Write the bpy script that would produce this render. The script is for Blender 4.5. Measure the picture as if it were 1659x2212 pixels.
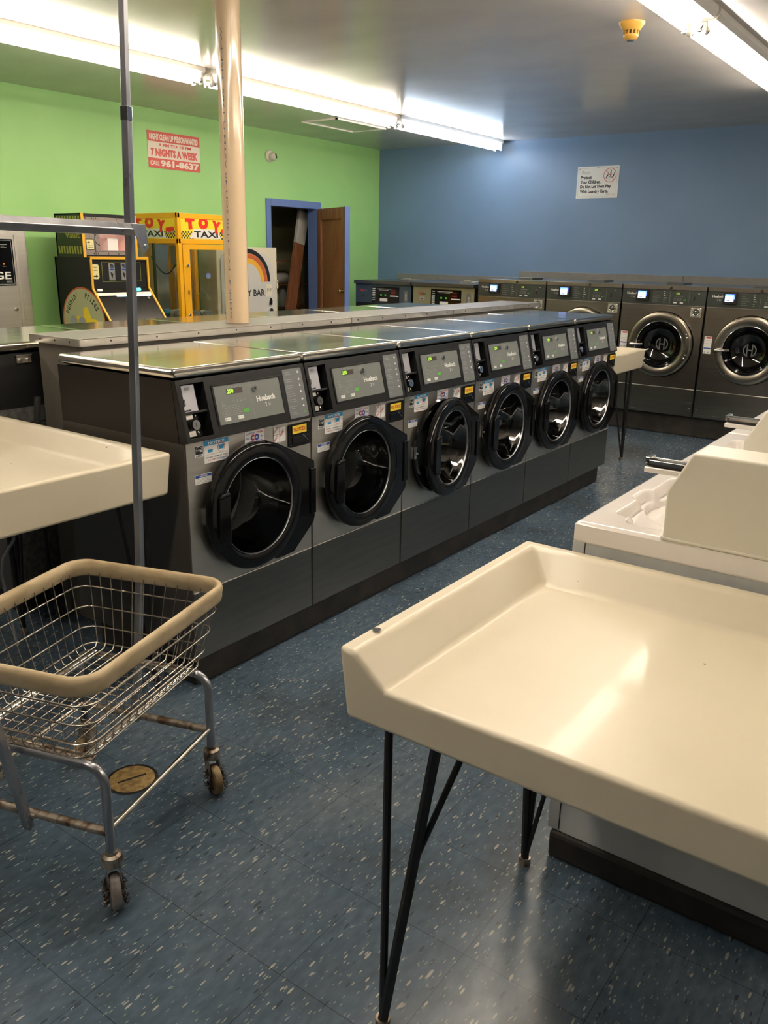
import bpy, bmesh, math, random
from mathutils import Vector, Matrix
random.seed(7)
PI = math.pi
scene = bpy.context.scene
for o in list(bpy.data.objects): bpy.data.objects.remove(o)
COL = scene.collection

# ------------------------------------------------------------------ camera
CX, CY, CZ = 2.1838, -1.8712, 1.5839
YAW, PITCH, ROLL, FPX = 0.6216, -0.2998, 0.0179, 1807.87
fw = Vector((-math.sin(YAW)*math.cos(PITCH), math.cos(YAW)*math.cos(PITCH), math.sin(PITCH)))
r0 = Vector((math.cos(YAW), math.sin(YAW), 0)); u0 = r0.cross(fw)
rr = r0*math.cos(ROLL)+u0*math.sin(ROLL); uu = -r0*math.sin(ROLL)+u0*math.cos(ROLL)
cam = bpy.data.cameras.new('camera'); camo = bpy.data.objects.new('camera', cam); COL.objects.link(camo)
camo.matrix_world = Matrix(((rr.x, uu.x, -fw.x, CX), (rr.y, uu.y, -fw.y, CY), (rr.z, uu.z, -fw.z, CZ), (0, 0, 0, 1)))
cam.sensor_fit = 'VERTICAL'; cam.sensor_height = 36.0; cam.lens = FPX*36/2212; cam.clip_start = .02
scene.camera = camo

# ------------------------------------------------------------------ world, exposure, tube light
w = bpy.data.worlds.new('world'); scene.world = w; w.use_nodes = True
w.node_tree.nodes['Background'].inputs[0].default_value = (.5, .45, .4, 1)
w.node_tree.nodes['Background'].inputs[1].default_value = .02
scene.view_settings.view_transform = 'Standard'; scene.view_settings.look = 'None'
scene.view_settings.exposure = 0.72; scene.view_settings.gamma = 1; scene.view_settings.use_curve_mapping = False
TUBE_WARM = (1.0, .88, .73); TUBE_COOL = (.62, .78, 1.0)
TUBE_POWER = 21.0

# ------------------------------------------------------------------ room numbers
YW = 7.33; XG = -4.573; H = 2.827; XR = 4.6; YB = -5.2
WW = .66                                   # front-loader width

# ------------------------------------------------------------------ materials
MATS = {}
def mat(name, col, rough=.5, metal=0, emit=None, estr=0, spec=.5, coat=0):
    m = bpy.data.materials.new(name); m.use_nodes = True
    b = m.node_tree.nodes['Principled BSDF']
    b.inputs['Base Color'].default_value = (*col, 1); b.inputs['Roughness'].default_value = rough
    b.inputs['Metallic'].default_value = metal; b.inputs['Specular IOR Level'].default_value = spec
    b.inputs['Coat Weight'].default_value = coat; b.inputs['Coat Roughness'].default_value = .08
    if emit: b.inputs['Emission Color'].default_value = (*emit, 1); b.inputs['Emission Strength'].default_value = estr
    MATS[name] = m; return m
def nd(m, t, **kw):
    n = m.node_tree.nodes.new(t)
    for k, v in kw.items():
        if k in n.inputs: n.inputs[k].default_value = v
        else: setattr(n, k, v)
    return n
def lk(m, a, b): m.node_tree.links.new(a, b)
def bsdf(m): return m.node_tree.nodes['Principled BSDF']
def coords(m, scale=(1, 1, 1), gen='Object'):
    t = nd(m, 'ShaderNodeTexCoord'); mp = nd(m, 'ShaderNodeMapping'); mp.inputs['Scale'].default_value = scale
    lk(m, t.outputs[gen], mp.inputs['Vector']); return mp.outputs[0]
def ramp(m, fac, stops):
    r = nd(m, 'ShaderNodeValToRGB'); lk(m, fac, r.inputs[0]); e = r.color_ramp.elements
    e[0].position, e[0].color = stops[0][0], (*stops[0][1], 1)
    e[1].position, e[1].color = stops[-1][0], (*stops[-1][1], 1)
    for p, c in stops[1:-1]:
        q = e.new(p); q.color = (*c, 1)
    return r.outputs[0]
def noisy(name, c1, c2, rough, scale=(3, 3, 3), metal=0, det=4, bump=0, rvar=0, lo=.35, hi=.65, **k):
    """colour mottled between c1 and c2, optional bump and roughness variation"""
    m = mat(name, c1, rough, metal, **k); v = coords(m, scale)
    n = nd(m, 'ShaderNodeTexNoise', Scale=1.0, Detail=det); lk(m, v, n.inputs['Vector'])
    lk(m, ramp(m, n.outputs[0], [(lo, c1), (hi, c2)]), bsdf(m).inputs['Base Color'])
    if rvar:
        mr = nd(m, 'ShaderNodeMapRange'); mr.inputs['To Min'].default_value = rough-rvar; mr.inputs['To Max'].default_value = rough+rvar
        lk(m, n.outputs[0], mr.inputs['Value']); lk(m, mr.outputs[0], bsdf(m).inputs['Roughness'])
    if bump:
        bp = nd(m, 'ShaderNodeBump', Strength=bump, Distance=.01); lk(m, n.outputs[0], bp.inputs['Height'])
        lk(m, bp.outputs[0], bsdf(m).inputs['Normal'])
    return m
noisy('green_paint', (.30, .58, .19), (.33, .61, .21), .5, (2, 2, 2))
noisy('blue_paint', (.145, .235, .375), (.16, .255, .40), .45, (1.5, 1.5, 1.5))
noisy('plain_wall', (.24, .225, .20), (.27, .25, .225), .6)
noisy('dark_unseen_wall', (.07, .07, .075), (.09, .09, .09), .5)  # for unseen walls, toned dark to cut sheen and stray light
noisy('ceiling_paint', (.53, .49, .455), (.57, .53, .49), .18, (1.6, 2.6, 1), bump=.05, rvar=.05, spec=.6)
noisy('steel', (.60, .57, .52), (.64, .61, .56), .38, (2, 2, 40), metal=1, rvar=.03)
noisy('steel_top', (.66, .63, .56), (.72, .69, .62), .15, (40, 2, 2), metal=1, rvar=.05)
noisy('steel_dark', (.12, .125, .12), (.14, .145, .14), .3, (3, 3, 40), metal=.75, rvar=.05)
noisy('steel_wall', (.40, .36, .30), (.45, .41, .345), .26, (2, 2, 40), metal=1, rvar=.03)
noisy('steel_drum', (.26, .26, .25), (.32, .32, .31), .25, (30, 30, 30), metal=1)
noisy('galvanised', (.22, .23, .22), (.38, .38, .36), .45, (40, 40, 40), metal=.8)
mat('chrome', (.75, .74, .72), .12, 1)
noisy('chrome_worn', (.62, .58, .52), (.42, .37, .31), .22, (30, 30, 9), metal=1, rvar=.08)
noisy('chrome_grey', (.33, .34, .37), (.42, .43, .46), .3, (20, 20, 5), metal=.9, rvar=.08)
noisy('rusty_chrome', (.45, .40, .33), (.16, .10, .06), .4, (40, 40, 18), metal=.8, lo=.42, hi=.62)
noisy('black_plastic', (.007, .007, .0075), (.010, .010, .0105), .36, (30, 30, 30), spec=.3)
mat('gloss_black', (.004, .004, .0045), .08, spec=.4)
mat('satin_black', (.010, .010, .010), .5)
noisy('washer_side', (.055, .048, .040), (.065, .056, .047), .4)
mat('dark_brown', (.014, .010, .008), .5, spec=.3)
noisy('leg_black', (.008, .008, .008), (.03, .02, .015), .45, (14, 14, 14), lo=.55, hi=.8)
noisy('cream', (.65, .585, .44), (.68, .615, .47), .35, (3, 3, 3), coat=.12, rvar=.04)
def wear(name, col, sc, thr, rad):
    m = MATS[name]; B = bsdf(m); src = B.inputs['Base Color'].links[0].from_socket; v = coords(m)
    vo = nd(m, 'ShaderNodeTexVoronoi', Scale=sc); lk(m, v, vo.inputs['Vector']); nz = nd(m, 'ShaderNodeTexNoise', Scale=sc*9); lk(m, v, nz.inputs['Vector'])
    sp = nd(m, 'ShaderNodeSeparateColor'); lk(m, vo.outputs['Color'], sp.inputs[0])
    g1 = nd(m, 'ShaderNodeMath', operation='GREATER_THAN'); g1.inputs[1].default_value = thr; lk(m, sp.outputs[0], g1.inputs[0])
    pr = nd(m, 'ShaderNodeMath', operation='MULTIPLY'); lk(m, nz.outputs[0], pr.inputs[0]); pr.inputs[1].default_value = rad*2
    g2 = nd(m, 'ShaderNodeMath', operation='LESS_THAN'); lk(m, vo.outputs['Distance'], g2.inputs[0]); lk(m, pr.outputs[0], g2.inputs[1])
    mu = nd(m, 'ShaderNodeMath', operation='MULTIPLY'); lk(m, g1.outputs[0], mu.inputs[0]); lk(m, g2.outputs[0], mu.inputs[1])
    x = nd(m, 'ShaderNodeMixRGB'); lk(m, mu.outputs[0], x.inputs[0]); lk(m, src, x.inputs[1]); x.inputs[2].default_value = (*col, 1); lk(m, x.outputs[0], B.inputs['Base Color'])
wear('cream', (.16, .10, .05), 17, .90, .06)
noisy('dirty_base', (.012, .011, .010), (.032, .027, .022), .65, (9, 9, 9), bump=.3)
mat('white_enamel', (.70, .69, .62), .25, coat=.3)
noisy('deck_white', (.80, .76, .72), (.84, .80, .76), .15, coat=.4)
mat('enamel_cream', (.72, .69, .585), .35)
noisy('enamel_low', (.60, .62, .62), (.50, .52, .52), .35, (6, 6, 2))
noisy('laminate_grey', (.20, .19, .175), (.22, .21, .19), .4, (20, 20, 20))
noisy('panel_grey', (.15, .138, .115), (.17, .155, .13), .5)
noisy('aluminium', (.60, .57, .52), (.70, .67, .62), .34, (8, 8, 8), metal=.9)
mat('display_grey', (.17, .185, .175), .32)
mat('strip_grey', (.15, .16, .165), .35)
mat('slot_grey', (.42, .42, .46), .4, .5)
mat('lcd_off', (.06, .045, .04), .3)
mat('lcd_green', (.3, .6, .05), .5, emit=(.45, 1, .08), estr=.5)
mat('key_green', (.10, .45, .06), .4)
mat('white_print', (.75, .76, .74), .5)
mat('grey_print', (.33, .35, .34), .5)
mat('black_print', (.012, .012, .012), .5)
mat('sticker_white', (.80, .80, .78), .4)
mat('notice_blue', (.02, .27, .55), .4)
mat('notice_navy', (.02, .07, .35), .4)
mat('print_red', (.55, .03, .03), .4)
mat('print_blue', (.04, .08, .42), .4)
mat('sticker_yellow', (.85, .62, .04), .4)
mat('panel_steelgrey', (.085, .095, .085), .3, .5)
mat('screen_blue', (.1, .2, .6), .3, emit=(.10, .22, 1), estr=2.2)
mat('screen_pale', (.5, .6, .8), .3, emit=(.45, .62, 1), estr=1.6)
mat('led_blue', (.1, .1, .8), .3, emit=(.05, .1, 1), estr=6)
noisy('beige_vinyl', (.56, .45, .28), (.43, .33, .19), .45, (14, 14, 30), bump=.15)
noisy('wheel_grey', (.26, .24, .23), (.14, .12, .11), .7, (40, 40, 40))
noisy('wheel_tan', (.40, .30, .15), (.2, .13, .06), .6, (30, 30, 30))
mat('lint', (.04, .022, .016), .95)
noisy('brass_dirty', (.42, .29, .11), (.2, .13, .05), .5, (50, 50, 50), metal=.3)
mat('amber_plastic', (.60, .34, .06), .35)
mat('yellow_frame', (.80, .40, .012), .35)
mat('yellow_trim', (.78, .42, .03), .4)
mat('toy_yellow', (.85, .66, .03), .4)
mat('toy_red', (.70, .03, .02), .35)
mat('arcade_black', (.010, .010, .010), .4)
mat('arcade_dark_green', (.03, .045, .02), .4)
mat('arcade_gold', (.30, .32, .05), .4)
mat('arcade_grey', (.26, .22, .20), .4)
mat('arcade_pink', (.72, .45, .38), .5, emit=(1, .62, .5), estr=.12)
mat('arcade_cream', (.70, .66, .33), .4)
mat('decal_green', (.45, .48, .26), .4)
mat('orange', (.75, .25, .02), .4)
mat('rim_orange', (.55, .12, .03), .4)
mat('cyan_lamp', (.1, .6, .7), .3, emit=(.1, .8, 1), estr=1.5)
mat('lamp_blue_white', (.6, .8, 1), .3, emit=(.55, .8, 1), estr=3)
mat('candy_cream', (.66, .60, .45), .4)
mat('candy_face', (.60, .58, .53), .35)
mat('door_blue_paint', (.12, .19, .42), .4)
mat('paper', (.72, .68, .52), .6)
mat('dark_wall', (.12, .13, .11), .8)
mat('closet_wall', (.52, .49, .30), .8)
mat('bag_white', (.5, .48, .44), .6)
mat('bottle_clear', (.30, .34, .30), .15)
mat('brass', (.55, .40, .15), .25, 1)
mat('sign_red', (.62, .09, .07), .5)
mat('sign_cream', (.74, .66, .55), .5)
mat('sign_white', (.72, .71, .66), .4)
mat('camera_white', (.66, .62, .52), .35)
mat('fixture_white', (.78, .74, .68), .4)
mat('pvc', (.66, .51, .34), .13, coat=.5)
mat('pvc_print', (.14, .15, .18), .5)
mat('ipso_blue', (.065, .10, .13), .35, .3)
mat('ipso_tan', (.30, .29, .18), .35, .3)
mat('cable_black', (.02, .02, .02), .5)
mat('cable_grey', (.30, .31, .33), .4)
def tubemat(n, c):
    return mat(n, (1, 1, 1), .4, emit=c, estr=TUBE_POWER)
tubemat('tube_warm', TUBE_WARM); tubemat('tube_cool', TUBE_COOL)
def glassmat(name, tint, rough=.03, base=.06, fres=1.5):
    m = bpy.data.materials.new(name); m.use_nodes = True; nt = m.node_tree; nt.nodes.clear()
    o = nd(m, 'ShaderNodeOutputMaterial'); mx = nd(m, 'ShaderNodeMixShader')
    t = nd(m, 'ShaderNodeBsdfTransparent'); t.inputs[0].default_value = (*tint, 1)
    g = nd(m, 'ShaderNodeBsdfGlossy'); g.inputs['Roughness'].default_value = rough
    f = nd(m, 'ShaderNodeFresnel'); f.inputs[0].default_value = fres
    a = nd(m, 'ShaderNodeMath', operation='ADD'); a.inputs[1].default_value = base
    lk(m, f.outputs[0], a.inputs[0]); lk(m, a.outputs[0], mx.inputs[0]); lk(m, t.outputs[0], mx.inputs[1]); lk(m, g.outputs[0], mx.inputs[2])
    lk(m, mx.outputs[0], o.inputs[0]); MATS[name] = m; return m
glassmat('door_glass', (.66, .69, .67), .02, .11)
glassmat('door_glass_dark', (.30, .30, .28), .03, .06)
glassmat('pane_glass', (.90, .93, .88), .02, .05)
glassmat('smoked_glass', (.16, .17, .18), .05, .08)
def wood(name, c1, c2, rough=.5):
    m = mat(name, c1, rough); v = coords(m, (18, 18, 2.2))
    n = nd(m, 'ShaderNodeTexNoise', Scale=1.0, Detail=5, Distortion=1.2); lk(m, v, n.inputs['Vector'])
    lk(m, ramp(m, n.outputs[0], [(.35, c1), (.65, c2)]), bsdf(m).inputs['Base Color']); return m
wood('door_wood', (.36, .16, .055), (.22, .09, .03))
wood('plank_wood', (.30, .12, .05), (.20, .075, .03))
wood('ply_wood', (.26, .11, .038), (.36, .17, .065))
def floor_mat():
    m = mat('vinyl_tile', (.05, .08, .12), .3); B = bsdf(m); v = coords(m)
    # large worn patches
    n1 = nd(m, 'ShaderNodeTexNoise', Scale=1.7, Detail=5, Roughness=.5); lk(m, v, n1.inputs['Vector'])
    basec = ramp(m, n1.outputs[0], [(.28, (.040, .054, .064)), (.50, (.070, .110, .158)), (.74, (.115, .150, .185))])
    # fine marbling
    mp = nd(m, 'ShaderNodeMapping'); mp.inputs['Scale'].default_value = (50, 20, 1); lk(m, v, mp.inputs[0])
    n2 = nd(m, 'ShaderNodeTexNoise', Scale=1.0, Detail=3); lk(m, mp.outputs[0], n2.inputs['Vector'])
    mx = nd(m, 'ShaderNodeMixRGB', blend_type='MULTIPLY'); mx.inputs[0].default_value = .55
    lk(m, basec, mx.inputs[1]); lk(m, ramp(m, n2.outputs[0], [(.3, (.55, .55, .55)), (.7, (1.35, 1.3, 1.25))]), mx.inputs[2])
    cur = mx.outputs[0]
    # pale and dark chips, elongated along the room
    for sc, rot, thr, dist, col in ((1.3, .5, .94, .27, (.42, .41, .36)), (.8, -.25, .955, .22, (.36, .36, .33)), (1.1, .9, .95, .3, (.035, .048, .066)), (2.4, .15, .92, .30, (.22, .25, .25)), (1.9, -.6, .94, .30, (.30, .32, .29))):
        mpc = nd(m, 'ShaderNodeMapping'); mpc.inputs['Scale'].default_value = (95*sc, 25*sc, 1); mpc.inputs['Rotation'].default_value = (0, 0, rot)
        lk(m, v, mpc.inputs[0])
        vo = nd(m, 'ShaderNodeTexVoronoi', Scale=1.0); vo.voronoi_dimensions = '2D'; lk(m, mpc.outputs[0], vo.inputs['Vector'])
        sp = nd(m, 'ShaderNodeSeparateColor'); lk(m, vo.outputs['Color'], sp.inputs[0])
        g1 = nd(m, 'ShaderNodeMath', operation='GREATER_THAN'); g1.inputs[1].default_value = thr; lk(m, sp.outputs[0], g1.inputs[0])
        ma = nd(m, 'ShaderNodeMath', operation='MULTIPLY_ADD'); ma.inputs[1].default_value = dist*1.1; ma.inputs[2].default_value = dist*.25; lk(m, sp.outputs[1], ma.inputs[0])
        g2 = nd(m, 'ShaderNodeMath', operation='LESS_THAN'); lk(m, vo.outputs['Distance'], g2.inputs[0]); lk(m, ma.outputs[0], g2.inputs[1])
        mu = nd(m, 'ShaderNodeMath', operation='MULTIPLY'); lk(m, g1.outputs[0], mu.inputs[0]); lk(m, g2.outputs[0], mu.inputs[1])
        mu2 = nd(m, 'ShaderNodeMath', operation='MULTIPLY'); mu2.inputs[1].default_value = .85; lk(m, mu.outputs[0], mu2.inputs[0])
        x = nd(m, 'ShaderNodeMixRGB'); lk(m, mu2.outputs[0], x.inputs[0]); lk(m, cur, x.inputs[1]); x.inputs[2].default_value = (*col, 1); cur = x.outputs[0]
    # tile joints
    br = nd(m, 'ShaderNodeTexBrick', Scale=1.0); br.offset = 0; br.squash = 1
    br.inputs['Brick Width'].default_value = .3048; br.inputs['Row Height'].default_value = .3048; br.inputs['Mortar Size'].default_value = .0011
    br.inputs['Color1'].default_value = (1, 1, 1, 1); br.inputs['Color2'].default_value = (.93, .93, .93, 1); br.inputs['Mortar'].default_value = (.30, .30, .30, 1)
    mpb = nd(m, 'ShaderNodeMapping'); mpb.inputs['Location'].default_value = (-1.427+.3048*5, .46+.0, 0); lk(m, v, mpb.inputs[0]); lk(m, mpb.outputs[0], br.inputs['Vector'])
    mb = nd(m, 'ShaderNodeMixRGB', blend_type='MULTIPLY'); mb.inputs[0].default_value = .8; lk(m, cur, mb.inputs[1]); lk(m, br.outputs['Color'], mb.inputs[2])
    lk(m, mb.outputs[0], B.inputs['Base Color'])
    B.inputs['Roughness'].default_value = .24
    bp = nd(m, 'ShaderNodeBump', Strength=.10, Distance=.01); n3 = nd(m, 'ShaderNodeTexNoise', Scale=9.0, Detail=3); lk(m, v, n3.inputs['Vector'])
    lk(m, n3.outputs[0], bp.inputs['Height']); lk(m, bp.outputs[0], B.inputs['Normal'])
floor_mat()

# ------------------------------------------------------------------ text
_tc = {}
def text_geo(s, bold=0.0):
    k = (s, bold)
    if k in _tc: return _tc[k]
    c = bpy.data.curves.new('t', 'FONT'); c.body = s; c.size = 1; c.offset = bold; c.resolution_u = 2
    o = bpy.data.objects.new('t', c); COL.objects.link(o)
    dg = bpy.context.evaluated_depsgraph_get(); me = bpy.data.meshes.new_from_object(o.evaluated_get(dg))
    V = [v.co.copy() for v in me.vertices]; F = [tuple(p.vertices) for p in me.polygons]
    bpy.data.objects.remove(o); bpy.data.meshes.remove(me); bpy.data.curves.remove(c)
    xs = [v.x for v in V]; ys = [v.y for v in V]
    b = (min(xs), max(xs), min(ys), max(ys)); _tc[k] = (V, F, b); return _tc[k]

# ------------------------------------------------------------------ mesh builder
ID = Matrix.Identity(4)
def PM(o, u, v):
    """plane frame: local x=u, y=v, z=outward"""
    u = Vector(u).normalized(); v = Vector(v).normalized(); n = u.cross(v)
    return Matrix(((u.x, v.x, n.x, o[0]), (u.y, v.y, n.y, o[1]), (u.z, v.z, n.z, o[2]), (0, 0, 0, 1)))
class MB:
    def __init__(s, m=ID): s.m = m; s.v = []; s.f = []; s.mi = []; s.sm = []; s.slots = []
    def slot(s, n):
        if n not in s.slots: s.slots.append(n)
        return s.slots.index(n)
    def add(s, V, F, mt, smooth=False, m=None):
        m = s.m if m is None else s.m @ m
        b = len(s.v); s.v += [m @ Vector(x) for x in V]; i = s.slot(mt)
        for f in F: s.f.append(tuple(b+k for k in f)); s.mi.append(i); s.sm.append(smooth)
        return s
    def box(s, a, b, mt, m=None):
        x0, y0, z0 = [min(a[i], b[i]) for i in range(3)]; x1, y1, z1 = [max(a[i], b[i]) for i in range(3)]
        V = [(x0, y0, z0), (x1, y0, z0), (x1, y1, z0), (x0, y1, z0), (x0, y0, z1), (x1, y0, z1), (x1, y1, z1), (x0, y1, z1)]
        return s.add(V, [(0, 3, 2, 1), (4, 5, 6, 7), (0, 1, 5, 4), (1, 2, 6, 5), (2, 3, 7, 6), (3, 0, 4, 7)], mt, m=m)
    def prism(s, poly, w0, w1, mt, m=None, smooth=False):
        n = len(poly)
        if sum(poly[i][0]*poly[(i+1) % n][1]-poly[(i+1) % n][0]*poly[i][1] for i in range(n)) < 0: poly = poly[::-1]
        V = [(x, y, w0) for x, y in poly]+[(x, y, w1) for x, y in poly]
        s.add(V, [tuple(range(n))[::-1], tuple(range(n, 2*n))], mt, m=m)
        s.add(V, [(i, (i+1) % n, n+(i+1) % n, n+i) for i in range(n)], mt, smooth, m=m); return s
    def cyl(s, p0, p1, r, mt, n=16, r1=None, m=None, caps=True, smooth=True):
        p0 = Vector(p0); p1 = Vector(p1); d = (p1-p0).normalized(); a = d.orthogonal().normalized(); b = d.cross(a); r1 = r if r1 is None else r1
        V = [p0+(a*math.cos(2*PI*i/n)+b*math.sin(2*PI*i/n))*r for i in range(n)]+[p1+(a*math.cos(2*PI*i/n)+b*math.sin(2*PI*i/n))*r1 for i in range(n)]
        s.add(V, [(i, (i+1) % n, n+(i+1) % n, n+i) for i in range(n)], mt, smooth, m=m)
        if caps: s.add(V, [tuple(range(n))[::-1], tuple(range(n, 2*n))], mt, m=m)
        return s
    def sweep(s, pts, prof, mt, closed=False, up=(0, 0, 1), m=None, smooth=True):
        """sweep a closed 2D profile (side, up) along pts"""
        pts = [Vector(p) for p in pts]; n = len(pts); k = len(prof); V = []
        up = Vector(up)
        for i, p in enumerate(pts):
            if closed: t = (pts[(i+1) % n]-pts[i-1])
            else: t = pts[min(i+1, n-1)]-pts[max(i-1, 0)]
            t.normalize(); sd = t.cross(up)
            if sd.length < 1e-4: sd = t.orthogonal()
            sd.normalize(); u = sd.cross(t)
            sc = 1
            if 0 < i < n-1 or closed:
                a = (pts[(i+1) % n]-p).normalized(); c = max(.5, min(1, a.dot(t))); sc = 1/c
            V += [p+sd*x*sc+u*y for x, y in prof]
        F = []
        for i in range(n if closed else n-1):
            j = (i+1) % n
            for q in range(k): F.append((i*k+q, i*k+(q+1) % k, j*k+(q+1) % k, j*k+q))
        s.add(V, F, mt, smooth, m=m)
        if not closed: s.add(V, [tuple(range(k))[::-1], tuple(range((n-1)*k, n*k))], mt, m=m)
        return s
    def tube(s, pts, r, mt, n=8, closed=False, m=None):
        return s.sweep(pts, [(r*math.cos(2*PI*i/n), r*math.sin(2*PI*i/n)) for i in range(n)], mt, closed, m=m)
    def lathe(s, prof, mt, n=48, m=None, smooth=True, a0=0, a1=2*PI):
        """profile of (radius, height) round local z"""
        V = []; full = abs(a1-a0-2*PI) < 1e-6; N = n if full else n+1
        for i in range(N):
            a = a0+(a1-a0)*i/n
            V += [(r*math.cos(a), r*math.sin(a), z) for r, z in prof]
        k = len(prof); F = []
        for i in range(n):
            j = (i+1) % N
            for q in range(k-1): F.append((i*k+q, j*k+q, j*k+q+1, i*k+q+1))
        return s.add(V, F, mt, smooth, m=m)
    def disc(s, c, r, w, mt, n=32, m=None):
        return s.add([(c[0]+r*math.cos(2*PI*i/n), c[1]+r*math.sin(2*PI*i/n), w) for i in range(n)], [tuple(range(n))], mt, m=m)
    def ring(s, c, r0, r1, w, mt, n=40, m=None, a0=0, a1=2*PI):
        V = []
        for i in range(n+1):
            a = a0+(a1-a0)*i/n
            V += [(c[0]+r0*math.cos(a), c[1]+r0*math.sin(a), w), (c[0]+r1*math.cos(a), c[1]+r1*math.sin(a), w)]
        return s.add(V, [(2*i, 2*i+1, 2*i+3, 2*i+2) for i in range(n)], mt, m=m)
    def text(s, t, x0, y0, wd, ht, w, mt, bold=.02, rot=0, m=None, shear=0):
        """lettering fitted into the box x0..x0+wd, y0..y0+ht of the plane"""
        V, F, b = text_geo(t, bold); sx = wd/(b[1]-b[0]); sy = ht/(b[3]-b[2]); c, sn = math.cos(rot), math.sin(rot)
        P = []
        for v in V:
            x = (v.x-b[0])*sx+shear*(v.y-b[2])*sy; y = (v.y-b[2])*sy; P.append((x0+x*c-y*sn, y0+x*sn+y*c, w))
        return s.add(P, F, mt, m=m)
    def rect(s, x0, y0, x1, y1, w, mt, m=None, t=0):
        if t: return s.box((x0, y0, w), (x1, y1, w+t), mt, m)
        return s.add([(x0, y0, w), (x1, y0, w), (x1, y1, w), (x0, y1, w)], [(0, 1, 2, 3)], mt, m=m)
    def build(s, name, parent=None, bevel=0, seg=2, loc=None, rz=None, angle=38):
        me = bpy.data.meshes.new(name); me.from_pydata([tuple(v) for v in s.v], [], s.f)
        for n in s.slots: me.materials.append(MATS[n])
        me.polygons.foreach_set('material_index', s.mi); me.polygons.foreach_set('use_smooth', s.sm)
        bm = bmesh.new(); bm.from_mesh(me); bmesh.ops.remove_doubles(bm, verts=bm.verts, dist=1e-5); bm.to_mesh(me); bm.free()
        if any(s.sm):
            me.set_sharp_from_angle(angle=math.radians(angle))
        me.update()
        o = bpy.data.objects.new(name, me); COL.objects.link(o)
        if parent: o.parent = parent
        if loc is not None: o.location = loc
        if rz is not None: o.rotation_euler.z = rz
        if bevel:
            md = o.modifiers.new('Bevel', 'BEVEL'); md.width = bevel; md.segments = seg; md.limit_method = 'ANGLE'; md.angle_limit = math.radians(40)
            md.use_clamp_overlap = True
        return o
def tag(o, label, cat, group=None, kind=None):
    o['label'] = label; o['category'] = cat
    if group: o['group'] = group
    if kind: o['kind'] = kind
    return o
def thing(name, loc, label, cat, group=None, rz=0):
    o = bpy.data.objects.new(name, None); o.empty_display_size = .05; COL.objects.link(o); o.location = loc; o.rotation_euler.z = rz
    return tag(o, label, cat, group)
def struct(o): o['kind'] = 'structure'; return o
def kids(o): return [c for c in bpy.data.objects if c.parent is o]
def copy_tree(o, parent=None):
    c = o.copy(); COL.objects.link(c); c.parent = parent
    for k in kids(o): copy_tree(k, c)
    return c
def dup(o, loc, label, rz=None):
    c = copy_tree(o); c.location = loc; c['label'] = label
    if rz is not None: c.rotation_euler.z = rz
    return c
def plate_hole(mb, x0, x1, y0, y1, c, r, w0, w1, mt, n=64):
    """rectangular plate in the plane frame with a round hole"""
    V = []; angs = [2*PI*i/n for i in range(n)]
    for a in angs:
        dx, dy = math.cos(a), math.sin(a)
        ts = []
        if dx > 1e-9: ts.append((x1-c[0])/dx)
        if dx < -1e-9: ts.append((x0-c[0])/dx)
        if dy > 1e-9: ts.append((y1-c[1])/dy)
        if dy < -1e-9: ts.append((y0-c[1])/dy)
        t = min(ts)
        V += [(c[0]+r*dx, c[1]+r*dy, w1), (c[0]+t*dx, c[1]+t*dy, w1), (c[0]+r*dx, c[1]+r*dy, w0)]
    F = []
    for i in range(n):
        j = (i+1) % n; F.append((3*i, 3*i+1, 3*j+1, 3*j)); 
    mb.add(V, F, mt); mb.add(V, [(3*i+2, 3*i, 3*((i+1) % n), 3*((i+1) % n)+2) for i in range(n)], mt, True)
    for X, Y in ((x0, y0), (x1, y0), (x1, y1), (x0, y1)):       # corner slivers
        a = math.atan2(Y-c[1], X-c[0]) % (2*PI); i = int(a/(2*PI)*n); j = (i+1) % n
        mb.add([V[3*i+1], (X, Y, w1), V[3*j+1]], [(0, 1, 2)], mt)
    mb.add([(x0, y0, w0), (x1, y0, w0), (x1, y1, w0), (x0, y1, w0), (x0, y0, w1), (x1, y0, w1), (x1, y1, w1), (x0, y1, w1)],
           [(0, 1, 5, 4), (1, 2, 6, 5), (2, 3, 7, 6), (3, 0, 4, 7)], mt)
def rrect(x0, y0, x1, y1, r, n=5):
    P = []
    for cx, cy, a in ((x1-r, y0+r, -PI/2), (x1-r, y1-r, 0), (x0+r, y1-r, PI/2), (x0+r, y0+r, PI)):
        for i in range(n+1):
            t = a+PI/2*i/n; P.append((cx+r*math.cos(t), cy+r*math.sin(t)))
    return P

# ================================================================== STRUCTURE
FX = Matrix(((0, 0, 1, 0), (1, 0, 0, 0), (0, 1, 0, 0), (0, 0, 0, 1)))     # plane frame facing +X (x->Y, y->Z)
b = MB(); b.box((XG-2.2, YB-.1, -.1), (XR+.1, YW+.1, 0), 'vinyl_tile'); struct(b.build('floor'))
b = MB(); b.box((XG-.12, YB-.1, H), (XR+.1, YW+.1, H+.1), 'ceiling_paint'); struct(b.build('ceiling'))
b = MB(); b.box((XG-.12, YW, 0), (XR, YW+.1, H), 'blue_paint'); struct(b.build('wall_far'))
b = MB(); b.box((XR, YB, 0), (XR+.1, YW+.1, H), 'dark_unseen_wall'); struct(b.build('wall_right'))
b = MB(); b.box((XG-.12, YB-.1, 0), (XR+.1, YB, H), 'dark_unseen_wall'); struct(b.build('wall_back'))
DY0, DY1, DZ = 5.295, 6.09, 2.072
b = MB()
b.box((XG-.12, YB, 0), (XG, .35, H), 'plain_wall'); b.box((XG-.12, .35, 0), (XG, DY0, H), 'green_paint'); b.box((XG-.12, DY1, 0), (XG, YW, H), 'green_paint'); b.box((XG-.12, DY0, DZ), (XG, DY1, H), 'green_paint')
struct(b.build('wall_left'))
b = MB()                                                       # painted door frame
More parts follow.
